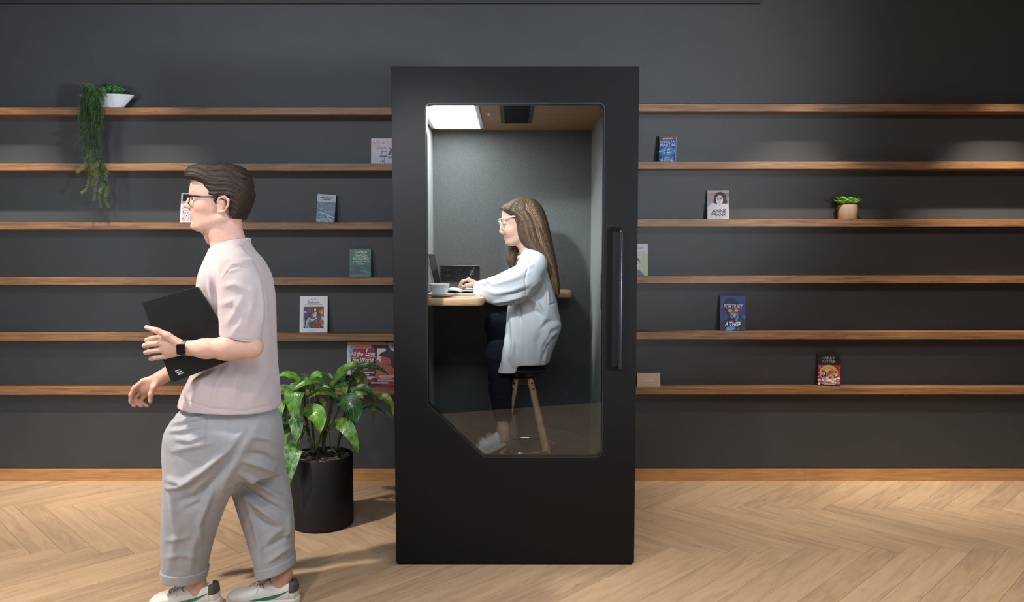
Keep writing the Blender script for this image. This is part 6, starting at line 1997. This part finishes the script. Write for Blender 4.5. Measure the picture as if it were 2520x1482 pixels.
def woman_hair():
    S = Sdf((Wp(1222, 600, -.1).x, YW - .14, Wp(1300, 740).z), (Wp(1390, 600, 0).x, YW + .16, Wp(1300, 478).z), 0.0025)
    S.loft(loftpx(HAIRW, Wp), p=3.2)
    # lock on the far shoulder
    S.chain([Wp(1282, 580, .078), Wp(1266, 610, .085), Wp(1258, 640, .09), Wp(1263, 668, .09)], [.020, .027, .022, .008], k=.02)
    # strands laid along the fall of the hair, near side
    r = random.Random(6)
    R = smooth_rows(sorted([(-v, a, b, h, d) for v, a, b, h, d in HAIRW]))
    Vv = -R[:, 0]

    def surf(v, s_):
        i = np.interp(-v, R[:, 0], np.arange(len(R)))
        ul, ur, hd, dy = [np.interp(i, np.arange(len(R)), R[:, j]) for j in (1, 2, 3, 4)]
        x = s_ * 2 - 1
        y = dy - hd * max(0.0, 1 - abs(x) ** 3.2) ** (1 / 3.2)
        return Wp(ul + (ur - ul) * s_, v, y)
    for k in range(120):
        s0 = r.uniform(0.03, 0.97)
        v0 = r.uniform(489, 500) if r.random() < .6 else r.uniform(500, 580)
        v1 = min(726, v0 + r.uniform(90, 240))
        n = 14; pts = []; rs = []
        for i in range(n + 1):
            t = i / n; v = v0 + (v1 - v0) * t
            pts.append(surf(v, min(.97, max(.03, s0 + 0.03 * math.sin(t * 5 + k)))))
            rs.append(.0042 * math.sin(math.pi * (0.12 + 0.8 * t)) ** .7)
        S.chain(pts, rs, k=.0035)
    for k in range(9):
        u0 = 1346 + k * 3.6
        S.chain([Wp(u0 - 5, 680, -.08 + .008 * k), Wp(u0, 705, -.085 + .008 * k), Wp(u0 + 2, 712 + (k * 7) % 22, -.08 + .008 * k)], [.008, .0065, .002], k=.006)
    # wisp at the hairline
    S.chain([Wp(1262, 500, -.03), Wp(1240, 506, -.03), Wp(1230.5, 515, -.02)], [.006, .005, .003], k=.006)
    V, Q = S.mesh(); V = relax(V, Q, 1, .3)
    ho = sdf_obj('hair', (V, Q), hair_mat('light brown hair', '#3c2b20', '#5f4836', (45, 45, 5)), wom)
    st = MB()
    for k in range(900):
        s0 = r.uniform(0.02, 0.98)
        v0 = r.uniform(488, 500) if r.random() < .5 else r.uniform(500, 640)
        v1 = min(733, v0 + r.uniform(90, 250)); n = 12
        pts = []; wv = r.uniform(-.05, .05); o_ = r.uniform(.0022, .0048)
        for i in range(n + 1):
            t = i / n
            pts.append(surf(v0 + (v1 - v0) * t, min(.985, max(.015, s0 + wv * math.sin(t * 3.1)))) + Vector((0, -o_, 0)))
        rr_ = r.uniform(.0008, .0019)
        st.tube(pts, [rr_ * (0.25 + .75 * math.sin(math.pi * (0.05 + 0.9 * i / n)) ** .6) for i in range(n + 1)], 5, k % 3)
    for k in range(60):
        a_ = r.uniform(0, 6.28); q_ = r.uniform(.4, 1.0)
        c0, c1, c2, c3 = Wp(1284, 580, .075), Wp(1266, 608, .085), Wp(1257, 640, .09), Wp(1263, 674, .09)
        off = Vector((math.cos(a_), math.sin(a_), 0)) * q_
        st.tube([c0 + off * .018, c1 + off * .028, c2 + off * .024, c3 + off * .010], [.001, .0022, .002, .0008], 5, k % 3)
    ms = [mat('hair strand dark', '#2c1f17', .5), mat('hair strand mid', '#624833', .45), mat('hair strand light', '#96775a', .42)]
    st.build('hair_strands', ms, ho, smooth=True)


woman_hair()
m_shirt = mat('white cotton shirt', (0.70, 0.73, 0.78), rough=0.8, sheen=0.15, noise=0.02, nscale=30, bump=0.55, bscale=22)


def woman_shirt():
    S = Sdf((Wp(1145, 800, -.25).x, YW - .32, Wp(1300, 935).z), (Wp(1392, 800, 0).x, YW + .30, Wp(1300, 600).z), 0.003)
    # hem: front tail longer than the back
    h0, h1 = Wp(1216, 921, -.19), Wp(1280, 918, -.19)
    zt_ = Wp(1250, 917.5, -.17).z
    zb2 = Wp(1320, 899, -.17).z
    S.loft(loftpx([r for r in WT], Wp), p=2.7, clips=[((0, 0, zb2), (0, 0, -1))])
    S.loft(loftpx([(800, 1262, 1300, .10, 0), (830, 1246, 1300, .16, 0), (860, 1236, 1292, .190, 0), (895, 1225, 1281, .203, 0), (940, 1212, 1272, .208, 0)], Wp), p=3.6, k=.012, clips=[((0, 0, zt_), (0, 0, -1))])
    for sg in (-1, 1): S.cone(Wp(1306, 628, sg * .06), Wp(1318, 646, sg * .14), .035, .050, k=.03)
    # wide sleeves
    S.chain([Wp(1316, 652, -.14), Wp(1292, 688, -.185), Wp(1262, 706, -.205), Wp(1228, 715, -.195)], [.058, .077, .082, .074], k=.025)
    cdir = (Wp(1170, 712, -.165) - Wp(1228, 715, -.195)).normalized()
    S.cone(Wp(1228, 715, -.195), Wp(1160, 716, -.16), .074, .040, k=.012, clips=[(tuple(Wp(1170, 712, -.165)), tuple(cdir))])
    S.cone(Wp(1200, 712, -.17), Wp(1140, 712, -.15), .036, .032, sub=True)
    S.chain([Wp(1316, 652, .14), Wp(1288, 700, .18), Wp(1232, 716, .15)], [.055, .070, .055], k=.025)
    S.loft(loftpx([(888, 1236, 1342, .188, 0), (905, 1232, 1341, .192, 0), (950, 1226, 1338, .195, 0)], Wp), p=2.9, sub=True)
    V, Q = S.mesh(); V = relax(V, Q, 2, .5); N = vnormals(V, Q)
    FL = [
        ([(1300, 640), (1270, 660), (1235, 684)], 4, .006), ([(1310, 652), (1285, 672), (1245, 692)], 4, .005), ([(1180, 694), (1195, 700), (1205, 692), (1225, 684)], 4, .010), ([(1200, 690), (1215, 700), (1260, 690), (1300, 672)], 5, .007), ([(1190, 712), (1220, 722), (1260, 716), (1300, 700)], 6, .006), ([(1215, 745), (1250, 738), (1292, 728)], 4, .007), ([(1240, 728), (1270, 722), (1300, 712)], 5, -.006),
        ([(1296, 728), (1292, 690), (1300, 655), (1316, 630)], 2.0, -.0035), ([(1298, 728), (1320, 745), (1335, 770)], 5, .010), ([(1296, 740), (1312, 765), (1330, 775)], 6, -.010), ([(1255, 745), (1262, 800), (1264, 880)], 5, .009), ([(1273, 745), (1279, 770), (1282, 800)], 4, -.010), ([(1246, 760), (1246, 830), (1238, 890)], 4, .007), ([(1289, 770), (1290, 830), (1290, 895)], 2, -.003),
        ([(1375, 800), (1350, 810), (1330, 850), (1325, 890)], 6, .012), ([(1372, 815), (1352, 828), (1340, 860), (1338, 895)], 6, .012), ([(1365, 790), (1345, 795), (1325, 815)], 6, -.009), ([(1360, 836), (1345, 850), (1335, 880)], 4, -.010), ([(1345, 770), (1335, 800), (1315, 830)], 9, .008), ([(1318, 780), (1312, 830), (1312, 890)], 9, .006), ([(1334, 690), (1345, 720), (1350, 750)], 5, .006), ([(1330, 700), (1320, 710), (1310, 716)], 4, -.005), ([(1345, 752), (1360, 748), (1368, 745)], 2, -.003), ([(1345, 690), (1345, 720), (1346, 750)], 1.8, -.003),
        ([(1262, 900), (1256, 880), (1262, 850)], 5, .008), ([(1238, 905), (1246, 870), (1250, 830)], 5, .006), ([(1184, 738), (1188, 720), (1180, 700)], 1.8, -.003),
    ]
    V = folds(V, N, [(p_, w_, h_ * 1.5) for p_, w_, h_ in FL], YW)
    o = sdf_obj('shirt', (V, Q), m_shirt, wom)
    cb_ = MB()
    cf, cbk = Wp(1277, 634), Wp(1318, 614); c = (cf + cbk) / 2; d = (cbk - cf).normalized(); a = (cbk - cf).length / 2
    pts = [c + d * a * math.cos(t) + Vector((0, .062 * math.sin(t), 0)) for t in np.linspace(0, 2 * math.pi, 41)[:-1]]
    cb_.tube(pts, .009, 10, closed=True)
    for sg in (-1, 1):
        p0, p1, p2, p3 = Wp(1292, 616, sg * .058), Wp(1310, 618, sg * .066), Wp(1296, 637, sg * .082), Wp(1280, 640, sg * .05)
        t_ = Vector((0, -sg * .004, .003))
        cb_.add([p0, p1, p2, p3, p0 + t_, p1 + t_, p2 + t_, p3 + t_], [(0, 3, 2, 1), (4, 5, 6, 7), (0, 1, 5, 4), (1, 2, 6, 5), (2, 3, 7, 6), (3, 0, 4, 7)])
    cb_.build('collar', m_shirt, o, smooth=True)
    for u, v in ((1242, 832), (1239, 851), (1235, 869), (1230.5, 887), (1226, 905)):
        q = Wp(u + 0.4, v, -.075)
        MB().sphere(q, .0050, 12, 8, 0, (.5, 1, 1)).build('button', mat('pearl button', (0.55, 0.56, 0.58), 0.25), o, smooth=True)


woman_shirt()


def woman_trousers():
    S = Sdf((Wp(1170, 900, -.2).x, YW - .26, Wp(1300, 1062).z), (Wp(1380, 900, 0).x, YW + .26, Wp(1300, 740).z), 0.0034)
    S.chain([Wp(1305, 868, -.075), Wp(1225, 868, -.095)], [.074, .060], k=.02)
    S.chain([Wp(1225, 868, -.095), Wp(1232, 960, -.115), Wp(1238, 1040, -.125)], [.060, .056, .046], k=.02, clips=[(tuple(Wp(1238, 1030, -.125)), (0, 0, -1))])
    S.chain([Wp(1305, 862, .085), Wp(1222, 800, .09)], [.078, .062], k=.02)
    S.chain([Wp(1222, 800, .09), Wp(1236, 930, .11), Wp(1250, 1030, .13)], [.060, .056, .046], k=.02, clips=[(tuple(Wp(1250, 1020, .13)), (0, 0, -1))])
    S.ell(Wp(1300, 858, 0), (.088, .152, .085), k=.02)
    S.cone(Wp(1238, 1020, -.124), Wp(1239, 1080, -.125), .040, .040, sub=True)
    S.cone(Wp(1250, 1010, .13), Wp(1252, 1070, .13), .040, .040, sub=True)
    V, Q = S.mesh(); V = relax(V, Q, 2, .5); N = vnormals(V, Q)
    V = folds(V, N, [([(1195, 845), (1220, 850), (1250, 835)], 5, .008), ([(1200, 880), (1225, 885), (1250, 900)], 5, .008), ([(1210, 930), (1230, 925), (1245, 915)], 5, .006), ([(1212, 985), (1230, 980), (1245, 985)], 5, .006)], YW)
    sdf_obj('trousers', (V, Q), mat('navy trousers', (0.006, 0.009, 0.017), spec=0.15, rough=0.9, noise=0.08, nscale=80), wom)


woman_trousers()
m_wl2 = mat('clean white leather', (0.66, 0.66, 0.63), rough=0.4)
m_ws2 = mat('cream rubber sole', (0.50, 0.48, 0.38), rough=0.6)
for (u, v, dy) in ((1249, 1093, -.125), (1262, 1079, .13)):
    shoe('shoe', wom, Wp(u, v, dy), 0.0, 0.50, .255, m_wl2, m_ws2, mat('grey laces', (0.25, 0.23, 0.2), 0.8), None, None, mat('grey stitching', (0.25, 0.26, 0.27), 0.7))
gb = MB()
for sg in (-1, 1):
    gb.tube([Wp(1227, 540.5, sg * .058), Wp(1242, 537, sg * .068), Wp(1262, 532.5, sg * .080), Wp(1276, 533, sg * .082)], [.0034, .0030, .0026, .002], 8)
    lp = []
    for k in range(28):
        a = 2 * math.pi * k / 28
        q = lambda t: math.copysign(abs(t) ** .75, t)
        zz = q(math.sin(a)); dy = sg * (.033 + (.025 + .004 * zz) * q(math.cos(a)))
        lp.append(Wp(1227.5 + 2.8 * (1 - zz) * 0.9 + abs(dy) * 60, 551.5 - 11.5 * zz, dy))
    gb.tube(lp, .0028, 8, closed=True)
gb.tube([Wp(1228.5, 546, -.008), Wp(1226.5, 545, 0), Wp(1228.5, 546, .008)], .0026, 8)
gb.build('glasses', mat('pale cream spectacle frame', (0.70, 0.66, 0.48), 0.2), wom, smooth=True)
